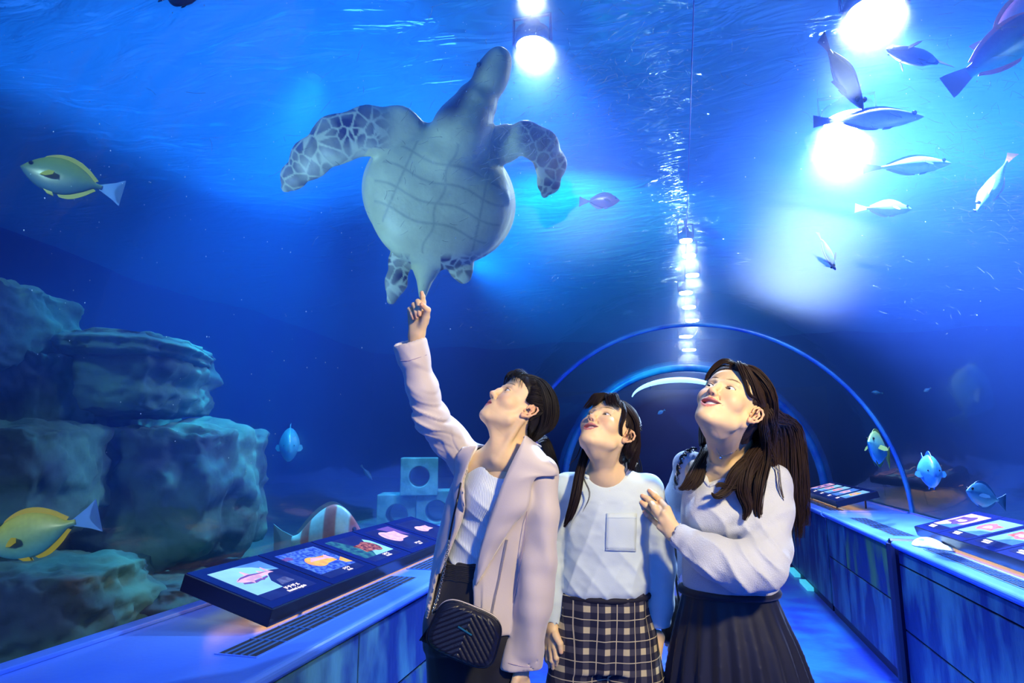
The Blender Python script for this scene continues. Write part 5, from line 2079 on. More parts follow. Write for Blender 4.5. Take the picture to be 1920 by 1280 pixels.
# pocket
pk = []
for v in np.linspace(0, 1, 9):
    for u in np.linspace(0, 1, 9):
        x0 = 1137 + 57 * u - 2 * v
        y0 = 962 + (70 + 2 * u) * v
        pk.append(su(x0, y0, .0025))
o = mesh('pocket', pk, grid_faces(9, 9), m_tee, f2.root)
md = o.modifiers.new('th', 'SOLIDIFY'); md.thickness = .003; md.offset = 0
m_stitch = mat('white_stitch', lin(205, 222, 235), .8)
mb = MB()
for k_ in (0, 8):
    mb.tube([np.array(pk[i * 9 + k_]) + [0.003 * (1 if k_ == 0 else -1), -.0022, 0] for i in range(9)], .0007, 4)
mb.tube([np.array(pk[9 + i]) + [0, -.0024, .001] for i in range(9)], .0007, 4)
mb.tube([np.array(pk[72 + i]) + [0, -.0022, .003] for i in range(9)], .0007, 4)
mb.build('pocket_stitching', m_stitch, f2.root)

# plaid shorts
m_plaid, nt, N, L = nodes('navy_plaid')
b = N['Principled BSDF']; b.inputs['Roughness'].default_value = .85
tc = N.new('ShaderNodeTexCoord'); sp = N.new('ShaderNodeSeparateXYZ'); L.new(tc.outputs['Object'], sp.inputs[0])


def mth(op, a, b_=None, c=None):
    n = N.new('ShaderNodeMath'); n.operation = op
    for i, v in enumerate((a, b_, c)):
        if v is None:
            continue
        if isinstance(v, (int, float)):
            n.inputs[i].default_value = v
        else:
            L.new(v, n.inputs[i])
    return n.outputs[0]


def band(coord, period, off, w):
    f = mth('FRACT', mth('MULTIPLY_ADD', coord, 1 / period, off))
    return mth('LESS_THAN', mth('ABSOLUTE', mth('SUBTRACT', f, .5)), w)


yx = mth('ADD', sp.outputs['X'], mth('MULTIPLY', sp.outputs['Y'], .6))
bx_, bz_ = band(yx, .062, .1, .16), band(sp.outputs['Z'], .062, .35, .15)
tx_, tz_ = band(yx, .062, .60, .022), band(sp.outputs['Z'], .062, .85, .022)
tot = mth('MULTIPLY', mth('ADD', bx_, bz_), .5)
cr = N.new('ShaderNodeValToRGB')
cr.color_ramp.interpolation = 'CONSTANT'
e = cr.color_ramp.elements
e[0].position = 0; e[0].color = (*lin(20, 22, 50), 1)
e[1].position = .25; e[1].color = (*lin(66, 64, 76), 1)
e2 = e.new(.75); e2.color = (*lin(205, 190, 150), 1)
L.new(tot, cr.inputs[0])
mxn = N.new('ShaderNodeMixRGB'); mxn.inputs[2].default_value = (*lin(225, 210, 170), 1)
L.new(mth('MULTIPLY', mth('MAXIMUM', tx_, tz_), .75), mxn.inputs[0]); L.new(cr.outputs[0], mxn.inputs[1])
L.new(mxn.outputs[0], b.inputs['Base Color'])
s = SDF((-.26, -.22, .40), (.26, .24, 1.0), .0055)
pr = []
for y, hw, bb in ((1096, 78, .100), (1112, 81, .106), (1150, 84, .115), (1200, 88, .122), (1240, 92, .126)):
    c_ = P(1131, y, 2.06)
    pr.append((c_[2], c_[0], c_[1], hw * 2.06 / 1200, bb))
zt = P(1131, 1096, 2.06)[2]
loft(s, pr, k=0, expo=2.3, pleat=(14, .006, zt, zt - .15))
for sg in (1, -1):
    a_ = hip + [sg * .075, 0, -.03]
    s.chain([a_, a_ + [sg * .012, 0, -.16], a_ + [sg * .018, 0, -.30]], [.090, .094, .096], k=.03)
s.edit(lambda X, Y, Z, g: np.maximum(g, F32(hip[2] - .30) - Z))
for sg in (1, -1):
    s.cap(hip + [sg * .09, 0, -.36], hip + [sg * .085, 0, -.20], .086, .078, k=0, op='cut')
finish(s, 'plaid_shorts', m_plaid, f2.root, wr=[(.005, (16, 16, 4), 5)])
m_wb = mat('dark_waistband', lin(20, 20, 40), .8)
wbp = []
c_ = P(1133, 1112, 2.06)
for a in np.linspace(0, 2 * PI, 40, endpoint=False):
    wbp.append(c_ + np.array([.139 * math.cos(a), .106 * math.sin(a), .0]))
mb = MB(); mb.tube(wbp, .010, 8, closed=True); mb.build('waistband', m_wb, f2.root, True)
shoes(f2, f2.root, hip, .085, mat('white_canvas_shoe', lin(190, 195, 210), .7))

# hair
h = Hair(2)
HB = (.018, .011, .012)
h.add(*hd2['cap'], HB)
tp2 = hd2['to_p']
K = lambda x, y, z: tp2(np.array([x, y, z]))
for i in range(36):                                 # over the crown, side to side, falling behind
    for sg in (1, -1):
        th0 = -1.05 + 1.9 * i / 36
        g = [skull(hd2, th0, 0.02 * sg, .005), skull(hd2, th0 + .03, sg * .55, .008), skull(hd2, th0 + .10, sg * 1.05, .010),
             skull(hd2, th0 * .6 + .5, sg * 1.45, .010)]
        end = g[-1]
        g += [end + [0, .02, -.06], end + [-.02 * sg, .03, -.13]]
        h.lock(g, [.003, .005, .006, .007, .009, .010], 13, .0010, HB)
for i in range(15):                                 # bangs parted over the brow
    x = -.052 + .104 * i / 14
    if .002 < x < .014:
        continue
    swing = .016 * (1 if x > .008 else -1)
    K0 = K(x * .35, -.062, .096)
    g = [K0, K(x * .75, -.094, .078), K(x * 1.02 + swing * .3, -.0985 + abs(x) * .28, .052), K(x * 1.18 + swing * .8, -.096 + abs(x) * .42, .030 + .10 * abs(x) * (1 if abs(x) < .03 else .0))]
    h.lock(g, [.006, .008, .008, .006], 30, .0006, HB, m=12)
# side lock before the left ear, and the long forward lock at the image left
for dx_ in (0, .006):
    h.lock([K(.050, -.060, .075), K(.070 + dx_, -.050, .030), K(.074, -.030, -.020), P(1170, 850, 2.0), P(1172, 880, 2.02)], [.006, .007, .004, .003, .002], 26, .0008, HB)
h.lock([K(.04, .07, .0), P(1178, 850, 2.10), P(1186, 880, 2.13), P(1190, 930, 2.16), P(1186, 980, 2.17)], [.03, .030, .032, .030, .020], 150, .0010, HB)
h.lock([K(-.02, .09, -.02), P(1140, 860, 2.16), P(1140, 920, 2.19), P(1140, 990, 2.19)], [.04, .05, .05, .04], 160, .0011, HB)
h.lock([K(-.068, -.01, .0), P(1098, 848, 2.04), P(1088, 885, 1.99), P(1079, 930, 1.955), P(1069, 965, 1.95), P(1058, 988, 1.955)], [.012, .013, .015, .016, .012, .003], 130, .0010, HB, wave=.002)
h.lock([K(-.070, -.03, .0), P(1084, 850, 2.0), P(1070, 868, 1.985), P(1068, 873, 1.98)], [.003, .002, .001, .001], 5, .0006, HB)
h.lock([K(-.068, -.02, .02), P(1092, 880, 1.99), P(1105, 925, 1.955), P(1092, 960, 1.95)], [.004, .003, .003, .001], 7, .0006, HB)
for yy_ in (.026, .040, .055):
    h.lock([K(.072, yy_, .045), K(.076, yy_ + .006, .008), K(.068, yy_ + .018, -.035), P(1180 + 200 * (yy_ - .026), 868, 2.09), P(1186 + 200 * (yy_ - .026), 905, 2.13), P(1190, 960, 2.16)], [.008, .009, .010, .012, .014, .01], 70, .0008, HB)
for yy_ in (.0, .012):
    h.lock([K(.074, yy_ - .012, .050), K(.0765, yy_ - .010, .028), K(.079, yy_, .010), K(.084, yy_ + .018, -.020), P(1176, 858, 2.04)], [.006, .006, .005, .005, .004], 14, .0004, HB)
h.build(f2.root)
# ------------------------------------------------------------------ the woman at the right
f3 = Frame(1380, 1000, 1.95, 14, 'person', 'woman with long dark hair, white sweater and dark pleated skirt')
P = f3.p
T3 = np.array([0.1503, 1.9, 1.4803])
R3 = np.array([[0.7991, 0.348, 0.4903], [-0.5655, 0.7121, 0.4161], [-0.2043, -0.6098, 0.7658]])
pit3 = P(1345, 874, 1.90)
nb3 = P(1374, 868, 1.965)
hd3 = make_head(f3, T3, R3, 1.0, .0135, .0052, [P(1378, 836, 1.965), nb3],
                [pit3, P(1440, 905, 1.92), P(1310, 885, 1.97)], TURT - T3, smile=1.0, hair_off=.010)
parts = [(hd3['V'], hd3['F'], hd3['C'])]
q = P
stop = Surf(f2, top2)


def on2(x, y, off, dflt=1.95):
    """a point just in front of the younger girl's sleeve"""
    return f3.loc(f2.M @ stop(x, y, off, dflt) + f2.o)


parts.append(hand(dict(wrist=q(1263, 998, 1.865), arm=q(1300, 1022, 1.82), f=[
    [q(1238, 968, 1.90), q(1228, 952, 1.915), on2(1218, 938, .004)],
    [q(1251, 954, 1.895), on2(1238, 938, .020), on2(1227, 927, .016), on2(1218, 919, .006)],
    [q(1246, 964, 1.885), on2(1229, 946, .022), on2(1215, 935, .018), on2(1205, 929, .006)],
    [q(1241, 975, 1.885), on2(1224, 958, .022), on2(1211, 947, .018), on2(1203, 941, .006)],
    [q(1238, 987, 1.89), on2(1223, 974, .018), on2(1213, 965, .014), on2(1208, 959, .005)]]), nrm=(.1, -1, 0), wrist_w=.024, palm_r=.0128, r=.0088))
for tip, pr_ in (((1205, 929, 1.85), (1215, 935, 1.826)), ((1203, 941, 1.848), (1211, 947, 1.822))):
    pass
hip = P(1380, 1165, 1.97)
s = SDF((-.34, -.30, -.005), (.34, .28, 1.36), .009)
s.chain([nb3 + [0, .0, -.06], P(1378, 950, 1.98), P(1374, 1060, 1.98), hip], [.075, .088, .078, .095], k=.04)
lower_body(f3, hip, .08, s)
s.edit(lambda X, Y, Z, g: np.maximum(g, -Z + F32(.002)))
V, Fc = s.mesh(); V = relax(V, Fc, 3)
parts.append((V, Fc, SK))
# right hand, hanging behind the girl
parts.append(hand(dict(wrist=P(1262, 1165, 2.28), arm=P(1262, 1130, 2.28), f=[
    [P(1255, 1180, 2.26), P(1251, 1196, 2.25), P(1250, 1208, 2.25)],
    [P(1256, 1200, 2.27), P(1256, 1218, 2.27), P(1258, 1230, 2.27), P(1260, 1238, 2.27)],
    [P(1262, 1202, 2.28), P(1262, 1221, 2.28), P(1263, 1234, 2.28), P(1265, 1243, 2.28)],
    [P(1268, 1201, 2.29), P(1269, 1218, 2.29), P(1270, 1230, 2.29), P(1271, 1238, 2.29)],
    [P(1274, 1198, 2.30), P(1276, 1211, 2.30), P(1277, 1220, 2.30), P(1277, 1227, 2.30)]]), wrist_w=.022, h=.003))
V, Fc, Cc = join(parts)
mesh('body', V, Fc, m_skin, f3.root, True, Cc)
dress_face(f3, hd3, f3.root, None)

m_knit = mat('white_knit', lin(206, 210, 218), .9, bump=.35, bscale=330, sheen=.4)
s = SDF((-.46, -.36, .80), (.34, .30, 1.36), .0052)
pr = []
for y, cx, hw, dd, b in ((868, 1374, 40, 1.965, .055), (884, 1374, 72, 1.96, .074), (915, 1376, 90, 1.96, .098), (955, 1374, 92, 1.955, .118), (1000, 1370, 88, 1.96, .112),
                         (1045, 1368, 84, 1.965, .104), (1085, 1368, 84, 1.965, .106), (1104, 1368, 80, 1.965, .104), (1114, 1368, 72, 1.965, .094)):
    c_ = P(cx, y, dd)
    pr.append((c_[2], c_[0], c_[1], hw * dd / 1200, b))
loft(s, pr, k=0, expo=2.2)
for bx in (1338, 1398):                              # bust
    c_ = P(bx, 962, 1.875)
    s.ell(c_, (.062, .048, .060), k=.045)
shL, shR = P(1445, 902, 1.92), P(1292, 872, 2.02)
s.chain([nb3 + [.02, 0, -.03], shL], [.040, .048], k=.03)
s.chain([nb3 + [-.02, 0, -.03], shR], [.040, .044], k=.03)
s.chain([shL, P(1447, 960, 1.885), P(1440, 1020, 1.83), P(1425, 1060, 1.78)], [.050, .058, .064, .066], k=.02)
s.chain([P(1425, 1060, 1.78), P(1385, 1062, 1.765), P(1340, 1045, 1.785), P(1303, 1024, 1.82)], [.066, .062, .055, .042], k=.018)
s.chain([P(1303, 1024, 1.82), P(1272, 1004, 1.855)], [.036, .032], k=.008)
s.chain([shR, P(1278, 930, 2.12), P(1266, 1010, 2.26), P(1262, 1080, 2.29), P(1262, 1140, 2.285)], [.044, .046, .046, .042, .034], k=.02)
s.cap(P(1264, 999, 1.862), P(1240, 982, 1.88), .0285, .05, k=.003, op='cut')
s.cap(P(1262, 1152, 2.283), P(1262, 1190, 2.28), .028, .05, k=.003, op='cut')
# V neck
v0, vl, vr = P(1330, 912, 1.86), P(1420, 862, 1.90), P(1318, 858, 1.92)


def vcut(X, Y, Z):
    ex = (X - v0[0]); h_ = Z - v0[2]
    wl, wr_ = (vl[0] - v0[0]) / (vl[2] - v0[2]), (vr[0] - v0[0]) / (vr[2] - v0[2])
    d = np.maximum(ex - wl * h_, -(ex - wr_ * h_)) * .8
    return np.maximum(np.maximum(d, -h_), Y - F32(nb3[1] - .012))


s.func(v0 - [.14, .08, .02], v0 + [.16, .20, .16], vcut, k=.006, op='cut')
s.cap(nb3 + [0, -.01, -.01], hd3['to_p'](np.array([0, .0, -.05])), .062, .08, k=.006, op='cut')


def fold3(V):
    V = V.copy()
    e = P(1430, 1050, 1.78)
    # gathers running along the bent forearm and under the bust
    d = np.linalg.norm(V - P(1375, 1060, 1.72), axis=1)
    k = np.clip(1 - d / .22, 0, 1)
    ph = V[:, 0] * 75 + V[:, 2] * 55 + 4 * vnoise(V, 6, 4, 2)
    V[:, 1] -= .0130 * ridge(ph * 1.3) * k * np.clip(vnoise(V, 8, 7, 2) + .55, 0, 1)
    d2 = np.linalg.norm(V - P(1408, 985, 1.86), axis=1)
    k2 = np.clip(1 - d2 / .12, 0, 1)
    V[:, 1] -= .010 * np.sin(V[:, 0] * 60 - V[:, 2] * 110) * k2
    return V


sw = finish(s, 'sweater', m_knit, f3.root, wr=[(.006, (8, 8, 9), 3), (-.002, (24, 24, 16), 8)], post=fold3)
su = Surf(f3, sw)
# rolled edges of the V neck and the cuff
mb = MB()
mb.tube(catmull([su(x, y, .0) for x, y in ((1308, 868), (1314, 884), (1321, 900), (1330, 912))], 14), .0042, 8)
mb.tube(catmull([su(x, y, .0) for x, y in ((1330, 912), (1345, 904), (1362, 893), (1380, 884), (1400, 873))], 18), .0042, 8)
mb.build('neck_edge', m_knit, f3.root, True)

# skirt
m_skirt = mat('dark_pleated_cloth', lin(20, 24, 40), .55, col2=lin(28, 30, 50), scale=3, sheen=.1)
s = SDF((-.36, -.30, .38), (.36, .34, 1.02), .0058)
pr = []
for y, cx, hw, dd, b in ((1090, 1366, 78, 1.97, .100), (1104, 1366, 82, 1.97, .104), (1150, 1370, 96, 1.97, .126), (1200, 1376, 112, 1.97, .150), (1250, 1381, 124, 1.97, .170),
                         (1300, 1386, 134, 1.97, .185), (1390, 1394, 150, 1.97, .20)):
    c_ = P(cx, y, dd)
    pr.append((c_[2], c_[0], c_[1], hw * dd / 1200, b))
zt3, zb3 = pr[1][0], pr[-1][0]
loft(s, pr, k=0, pleat=(22, .034, zt3 + .005, zb3))
sk = finish(s, 'pleated_skirt', m_skirt, f3.root, rel=2)
c_ = P(1366, 1106, 1.97)
mb = MB(); mb.tube([c_ + np.array([.141 * math.cos(a), .110 * math.sin(a), 0]) for a in np.linspace(0, 2 * PI, 40, endpoint=False)], .013, 8, closed=True)
mb.build('waistband', m_skirt, f3.root, True)
shoes(f3, f3.root, hip, .08, mat('black_shoe', lin(20, 20, 28), .4))

# hair: long, falling behind and over the left chest, a lock at the far shoulder
h = Hair(5)
HB = (.030, .017, .013)
h.add(*hd3['cap'], HB)
K = lambda x, y, z: hd3['to_p'](np.array([x, y, z]))
# outer sheet of long hair behind the left shoulder
ends = [(1398, 968, 1.84), (1412, 985, 1.88), (1432, 978, 1.93), (1455, 985, 1.95), (1478, 1000, 1.97), (1500, 1008, 1.99), (1512, 985, 2.01)]
mids = [(1412, 905, 1.86), (1425, 900, 1.88), (1443, 895, 1.91), (1462, 893, 1.94), (1480, 895, 1.96), (1496, 893, 1.98), (1503, 880, 2.0)]
tops = [(1440, 838, 1.89), (1443, 830, 1.89), (1446, 820, 1.90), (1460, 810, 1.92), (1474, 805, 1.94), (1484, 800, 1.96), (1488, 800, 1.98)]
for i in range(7):
    ph = 1.30 - .10 * i
    th = -.55 + .22 * i
    for j in range(4):
        tj = th + .055 * (j - 1.5)
        g = [skull(hd3, tj * 1.1, .12 + .02 * j, .008), skull(hd3, tj, .62, .013), skull(hd3, .50 + .13 * i + tj * .15, 1.14 - .05 * i, .015), P(*tops[i]), P(*mids[i]), P(*ends[i])]
        h.lock(g, [.012, .015, .017, .019, .020, .009], 50, .0011, HB, wave=.006, wfreq=10, m=24)
for i in range(22):                                 # far side of the crown
    th = -1.0 + 2.2 * i / 21
    g = [skull(hd3, th, .12, .008), skull(hd3, th, -.5, .010), skull(hd3, th + .08, -1.05, .010), skull(hd3, th * .5 + .6, -1.5, .012)]
    g += [g[-1] + [.01, .02, -.08], g[-1] + [.03, .03, -.18]]
    h.lock(g, [.008, .010, .011, .012, .016, .02], 26, .0011, HB)
for i in range(12):                                 # back of the head
    ph = -1.2 + 2.2 * i / 11
    g = [skull(hd3, .25, ph * .5 + .1, .008), skull(hd3, .9, ph * .8 + .1, .012), skull(hd3, 1.5, ph, .014), P(1440 + 26 * ph, 850, 2.03), P(1450 + 30 * ph, 930, 2.04), P(1456 + 32 * ph, 1000 + 12 * (i % 3), 2.05)]
    h.lock(g, [.008, .012, .016, .022, .026, .02], 60, .0012, HB, wave=.005)
# front section over the left chest with curled ends
for g, n, sp_ in (
    ([K(.074, .032, .050), K(.082, .052, .0), P(1432, 825, 1.885), P(1402, 868, 1.83), P(1392, 915, 1.80), P(1402, 950, 1.80), P(1395, 975, 1.80)], 150, [.010, .013, .014, .020, .022, .014, .004]),
    ([K(.074, .034, .050), K(.082, .054, .0), P(1432, 836, 1.875), P(1385, 880, 1.815), P(1362, 918, 1.80), P(1344, 930, 1.79), P(1334, 925, 1.785)], 110, [.010, .012, .014, .018, .014, .007, .002]),
    ([K(.076, .050, .02), P(1434, 840, 1.87), P(1400, 890, 1.82), P(1372, 912, 1.80), P(1352, 908, 1.79), P(1342, 912, 1.785)], 50, [.008, .012, .014, .012, .006, .002]),
    ([K(.074, .050, .03), P(1436, 850, 1.865), P(1425, 905, 1.83), P(1420, 950, 1.82), P(1424, 985, 1.825), P(1416, 1000, 1.825)], 80, [.010, .014, .016, .013, .008, .003]),
    ([K(.070, .03, .0), P(1452, 855, 1.87), P(1462, 910, 1.845), P(1470, 950, 1.845), P(1462, 985, 1.85), P(1452, 996, 1.85)], 5, [.006, .008, .006, .005, .004, .002]),
):
    h.lock(g, sp_, n, .0010, HB, m=26, wave=.003)
# lock on the far shoulder, image left
for k_ in range(3):
    h.lock([K(-.072, .02, .02), K(-.076, .03, -.03), P(1318, 830, 2.02), P(1322 + 4 * k_, 845, 1.96), P(1308 + 4 * k_, 875, 1.925), P(1296 + 6 * k_, 898, 1.905), P(1282 + 9 * k_, 913, 1.90), P(1272 + 12 * k_, 916, 1.90)], [.012, .014, .014, .014, .016, .016, .008, .003], 75, .0010, HB, m=22, wave=.002)
# fringe swept from the parting
h.lock([K(.004, -.060, .098), K(.022, -.092, .082), K(.044, -.088, .056), K(.060, -.068, .034), K(.070, -.046, .016), K(.078, -.022, .024)], [.007, .009, .009, .007, .005, .004], 60, .0006, HB)
h.lock([K(.004, -.060, .098), K(-.018, -.094, .084), K(-.040, -.092, .062), K(-.054, -.082, .040), K(-.062, -.070, .022)], [.007, .008, .007, .005, .003], 60, .0007, HB)
h.lock([K(.01, -.062, .096), K(.040, -.082, .078), K(.064, -.060, .056), K(.076, -.026, .036), K(.082, .006, .028)], [.008, .010, .010, .009, .008], 90, .0010, HB)
h.build(f3.root)

# necklace
m_silver = mat('silver', lin(220, 215, 215), .2, metal=1.0)
bodyo = [o for o in f3.root.children if o.name.startswith('body')][0]
sb = Surf(f3, bodyo)
t = thing('necklace', 'thin silver necklace with a small round pendant on the long-haired woman', 'necklace', tuple(f3.o))
t.rotation_euler = f3.root.rotation_euler
pts = catmull([sb(x, y, .0015) for x, y in ((1343, 841), (1346, 848), (1352, 854), (1362, 853), (1372, 849), (1381, 844))], 30)
mb = MB(); mb.tube(pts, .0011, 6); mb.build('chain', m_silver, t, True)
c_ = sb(1351, 858, .003)
P_, F_ = cube_sphere(8)
P_ = P_ / np.linalg.norm(P_, axis=1)[:, None]
mesh('pendant', P_ * [.0045, .002, .0052] + c_, F_, m_silver, t)

# bag strap over the right shoulder
m_black = mat('black_leather', lin(14, 14, 22), .3, bump=.2, bscale=160)
t = thing('shoulder_bag', 'black bag on a metal-laced braided strap over the shoulder of the long-haired woman', 'bag', tuple(f3.o))
t.rotation_euler = f3.root.rotation_euler
sp_pts = catmull([su(1302, 842, .004, 1.98), su(1292, 845, .006, 1.98), su(1283, 852, .006), su(1276, 866, .006), su(1271, 885, .006), su(1267, 905, .006, 2.08), P(1263, 928, 2.09), P(1259, 950, 2.13), P(1262, 1010, 2.18), P(1275, 1130, 2.14)], 90)
for j, (r_, m_, nm) in enumerate(((.0040, m_black, 'strap'), (.0032, m_silver, 'chain'))):
    mb = MB()
    tt = np.linspace(0, 55, len(sp_pts))
    off = np.stack([np.cos(tt + j * 3.1), np.zeros(len(tt)), np.sin(tt + j * 3.1)], 1) * .0048
    mb.tube(sp_pts + off, [r_ * (1 if j == 0 else (.35 + .65 * (k % 2))) for k in range(len(tt))], 6)
    mb.build(nm, m_, t, True)
mb = MB(); c_ = P(1290, 1160, 2.17); mb.box(c_ - [.09, .035, .08], c_ + [.09, .035, .07], bev=.02); mb.build('pouch', m_black, t, True)
# ------------------------------------------------------------------ the girl who points
f1 = Frame(895, 1080, 2.02, 22, 'person', 'girl in pale jacket pointing up at the turtle with a raised finger')
P = f1.p
q = P
T1 = np.array([-0.4715, 1.9513, 1.4838])
R1 = np.array([[0.6176, 0.58, 0.5312], [-0.7856, 0.4232, 0.4513], [0.037, -0.696, 0.7171]])
pit1 = P(929, 862, 1.93)
nb1 = P(952, 852, 2.0)
hd1 = make_head(f1, T1, R1, .96, .0050, .0046, [P(955, 826, 2.0), nb1],
                [pit1, P(1000, 888, 1.94), P(890, 872, 2.02)], TURT - T1, smile=.0, hair_off=.006)
parts = [(hd1['V'], hd1['F'], hd1['C'])]
# raised right hand: palm to the viewer, index up, three fingers folded, thumb over them
parts.append(hand(dict(wrist=q(781, 626, 1.85), arm=q(779, 668, 1.855), f=[
    [q(797, 604, 1.835), q(801.5, 581, 1.815), q(791, 571, 1.795)],
    [q(794.5, 579, 1.85), q(793.5, 566, 1.852), q(792.5, 556, 1.848), q(790.8, 548.5, 1.846)],
    [q(786, 578, 1.86), q(783.5, 565.5, 1.840), q(786, 578, 1.815), q(786.5, 589.5, 1.815)],
    [q(778, 580, 1.868), q(776, 571.5, 1.845), q(780, 584, 1.82), q(781.5, 594.5, 1.822)],
    [q(770.5, 586, 1.872), q(768, 579.5, 1.855), q(772.5, 589, 1.83), q(775, 597, 1.83)]]), nrm=(0, -1, 0), wrist_w=.0225, r=.0078, palm_r=.0118, h=.0015, k=.0015))
Lw = P(978, 1258, 1.90)
parts.append(hand(dict(wrist=Lw, arm=P(982, 1215, 1.90), f=[
    [P(968, 1272, 1.88), P(961, 1290, 1.87), P(958, 1304, 1.87)],
    [P(969, 1298, 1.88), P(967, 1316, 1.875), P(968, 1330, 1.88), P(969, 1339, 1.89)],
    [P(977, 1301, 1.89), P(976, 1321, 1.885), P(977, 1336, 1.89), P(978, 1346, 1.90)],
    [P(985, 1300, 1.90), P(985, 1318, 1.90), P(986, 1331, 1.90), P(986, 1340, 1.91)],
    [P(992, 1296, 1.91), P(993, 1309, 1.91), P(993, 1319, 1.91), P(993, 1326, 1.92)]]), wrist_w=.022, h=.0025))
hip = P(893, 1150, 2.02)
s = SDF((-.34, -.26, -.005), (.34, .28, 1.42), .009)
s.chain([nb1 + [0, .0, -.06], P(930, 935, 2.02), P(900, 1050, 2.02), hip], [.070, .080, .072, .085], k=.04)
lower_body(f1, hip, .085, s)
s.edit(lambda X, Y, Z, g: np.maximum(g, -Z + F32(.002)))
V, Fc = s.mesh(); V = relax(V, Fc, 3)
parts.append((V, Fc, SK))
V, Fc, Cc = join(parts)
mesh('body', V, Fc, m_skin, f1.root, True, Cc)
dress_face(f1, hd1, f1.root, None)

# ribbed white shirt
m_rib, nt, N, L = nodes('ribbed_shirt')
b = N['Principled BSDF']; b.inputs['Base Color'].default_value = (*lin(228, 238, 244), 1); b.inputs['Roughness'].default_value = .8
tc = N.new('ShaderNodeTexCoord'); wv = N.new('ShaderNodeTexWave'); wv.inputs['Scale'].default_value = 62; wv.inputs['Distortion'].default_value = .4
L.new(tc.outputs['Object'], wv.inputs['Vector'])
bp = N.new('ShaderNodeBump'); bp.inputs['Strength'].default_value = .55; bp.inputs['Distance'].default_value = .002
L.new(wv.outputs['Fac'], bp.inputs['Height']); L.new(bp.outputs[0], b.inputs['Normal'])
s = SDF((-.26, -.22, .84), (.30, .24, 1.38), .0048)
pr = []
TOR = ((852, 952, 36, 2.0, .050), (872, 946, 66, 2.0, .068), (900, 938, 78, 2.01, .088), (940, 928, 79, 2.015, .098), (985, 915, 74, 2.02, .096), (1030, 903, 70, 2.02, .090), (1065, 896, 68, 2.02, .088))
for y, cx, hw, dd, bb in TOR:
    c_ = P(cx, y, dd)
    pr.append((c_[2], c_[0], c_[1], hw * dd / 1200, bb))
loft(s, pr, k=0)
for bx in (905, 955):
    s.ell(P(bx, 935, 1.935), (.048, .036, .046), k=.04)
s.cap(nb1 + [0, -.012, -.026], hd1['to_p'](np.array([0, .0, -.06])), .070, .085, k=.006, op='cut')


def fold1(V):
    V = V.copy()
    k = np.clip((1.28 - V[:, 2]) / .2, 0, 1) * (V[:, 1] < .03)
    V[:, 1] -= .0085 * ridge(V[:, 0] * 60 + V[:, 2] * 100 + 3 * vnoise(V, 6, 4, 2)) * k * np.clip(vnoise(V, 7, 7, 2) + .5, 0, 1)
    return V


sh = finish(s, 'ribbed_shirt', m_rib, f1.root, wr=[(-.002, (16, 16, 12), 3)], post=fold1)
su = Surf(f1, sh)
mb = MB(); mb.tube(catmull(tidy([su(x, y, .001) for x, y in ((907, 880), (914, 886), (924, 889), (936, 890), (948, 888), (958, 883), (966, 875))], .035), 30), .0042, 8)
mb.build('neck_edge', m_rib, f1.root, True)

# trousers
m_blk = mat('black_cloth', lin(22, 22, 34), .7, sheen=.2)
s = SDF((-.30, -.26, .02), (.32, .28, 1.02), .0065)
pr = []
for y, cx, hw, dd, bb in ((1050, 897, 66, 2.02, .088), (1075, 895, 67, 2.02, .092), (1110, 892, 78, 2.02, .104), (1160, 892, 92, 2.02, .118), (1210, 893, 98, 2.02, .124)):
    c_ = P(cx, y, dd)
    pr.append((c_[2], c_[0], c_[1], hw * dd / 1200, bb))
loft(s, pr, k=0)
for sg in (1, -1):
    a_ = hip + [sg * .075, 0, -.04]
    an = np.array([hip[0] * .3 + sg * .085, hip[1] + .02, .06])
    s.chain([a_, (a_ + an) / 2, an], [.090, .080, .062], k=.03)
finish(s, 'trousers', m_blk, f1.root, wr=[(.006, (12, 12, 4), 5)])
mb = MB()
for j in range(9):                                   # gathered elastic waist
    c_ = P(896, 1053 + j * 3.2, 2.02)
    mb.tube([c_ + np.array([(.1145 + .001 * j) * math.cos(a), (.0935 + .0008 * j) * math.sin(a), .0012 * math.sin(a * 40)]) for a in np.linspace(0, 2 * PI, 60, endpoint=False)], .0034, 5, closed=True)
mb.build('gathered_waistband', m_blk, f1.root, True)
shoes(f1, f1.root, hip, .085, mat('white_shoe', lin(200, 200, 215), .6))

# jacket: an open shell with sleeves
m_jack = mat('pale_lilac_jacket', lin(218, 204, 194), .62, col2=lin(210, 196, 190), scale=3, sheen=.5, bump=.05, bscale=300)
hj = .0050
s = SDF((-.36, -.42, .72), (.36, .26, 1.80), hj)
pr = []
JT = ((848, 952, 50, 2.0, .060), (868, 948, 82, 2.0, .082), (900, 941, 92, 2.01, .106), (940, 930, 94, 2.015, .118), (985, 917, 92, 2.02, .118), (1030, 906, 90, 2.02, .116), (1080, 899, 91, 2.02, .122), (1130, 898, 98, 2.02, .134), (1166, 898, 102, 2.02, .140))
for y, cx, hw, dd, bb in JT:
    c_ = P(cx, y, dd)
    pr.append((c_[2], c_[0], c_[1], hw * dd / 1200, bb))
loft(s, pr, k=0, expo=2.2)
for bx in (895, 962):
    s.ell(P(bx, 935, 1.915), (.050, .034, .046), k=.04)
shL, shR = P(1014, 890, 1.95), P(872, 858, 2.05)
s.chain([nb1 + [.02, 0, -.02], shL], [.042, .050], k=.03)
s.chain([nb1 + [-.02, 0, -.02], shR], [.040, .046], k=.03)
s.chain([shL, P(1018, 960, 1.93), P(1012, 1050, 1.91), P(1000, 1140, 1.90), P(986, 1215, 1.895)], [.049, .050, .052, .050, .048], k=.016)
s.chain([P(986, 1213, 1.895), P(975, 1262, 1.89)], [.056, .058], k=.003, flat=((.35, -1, 0), .72))
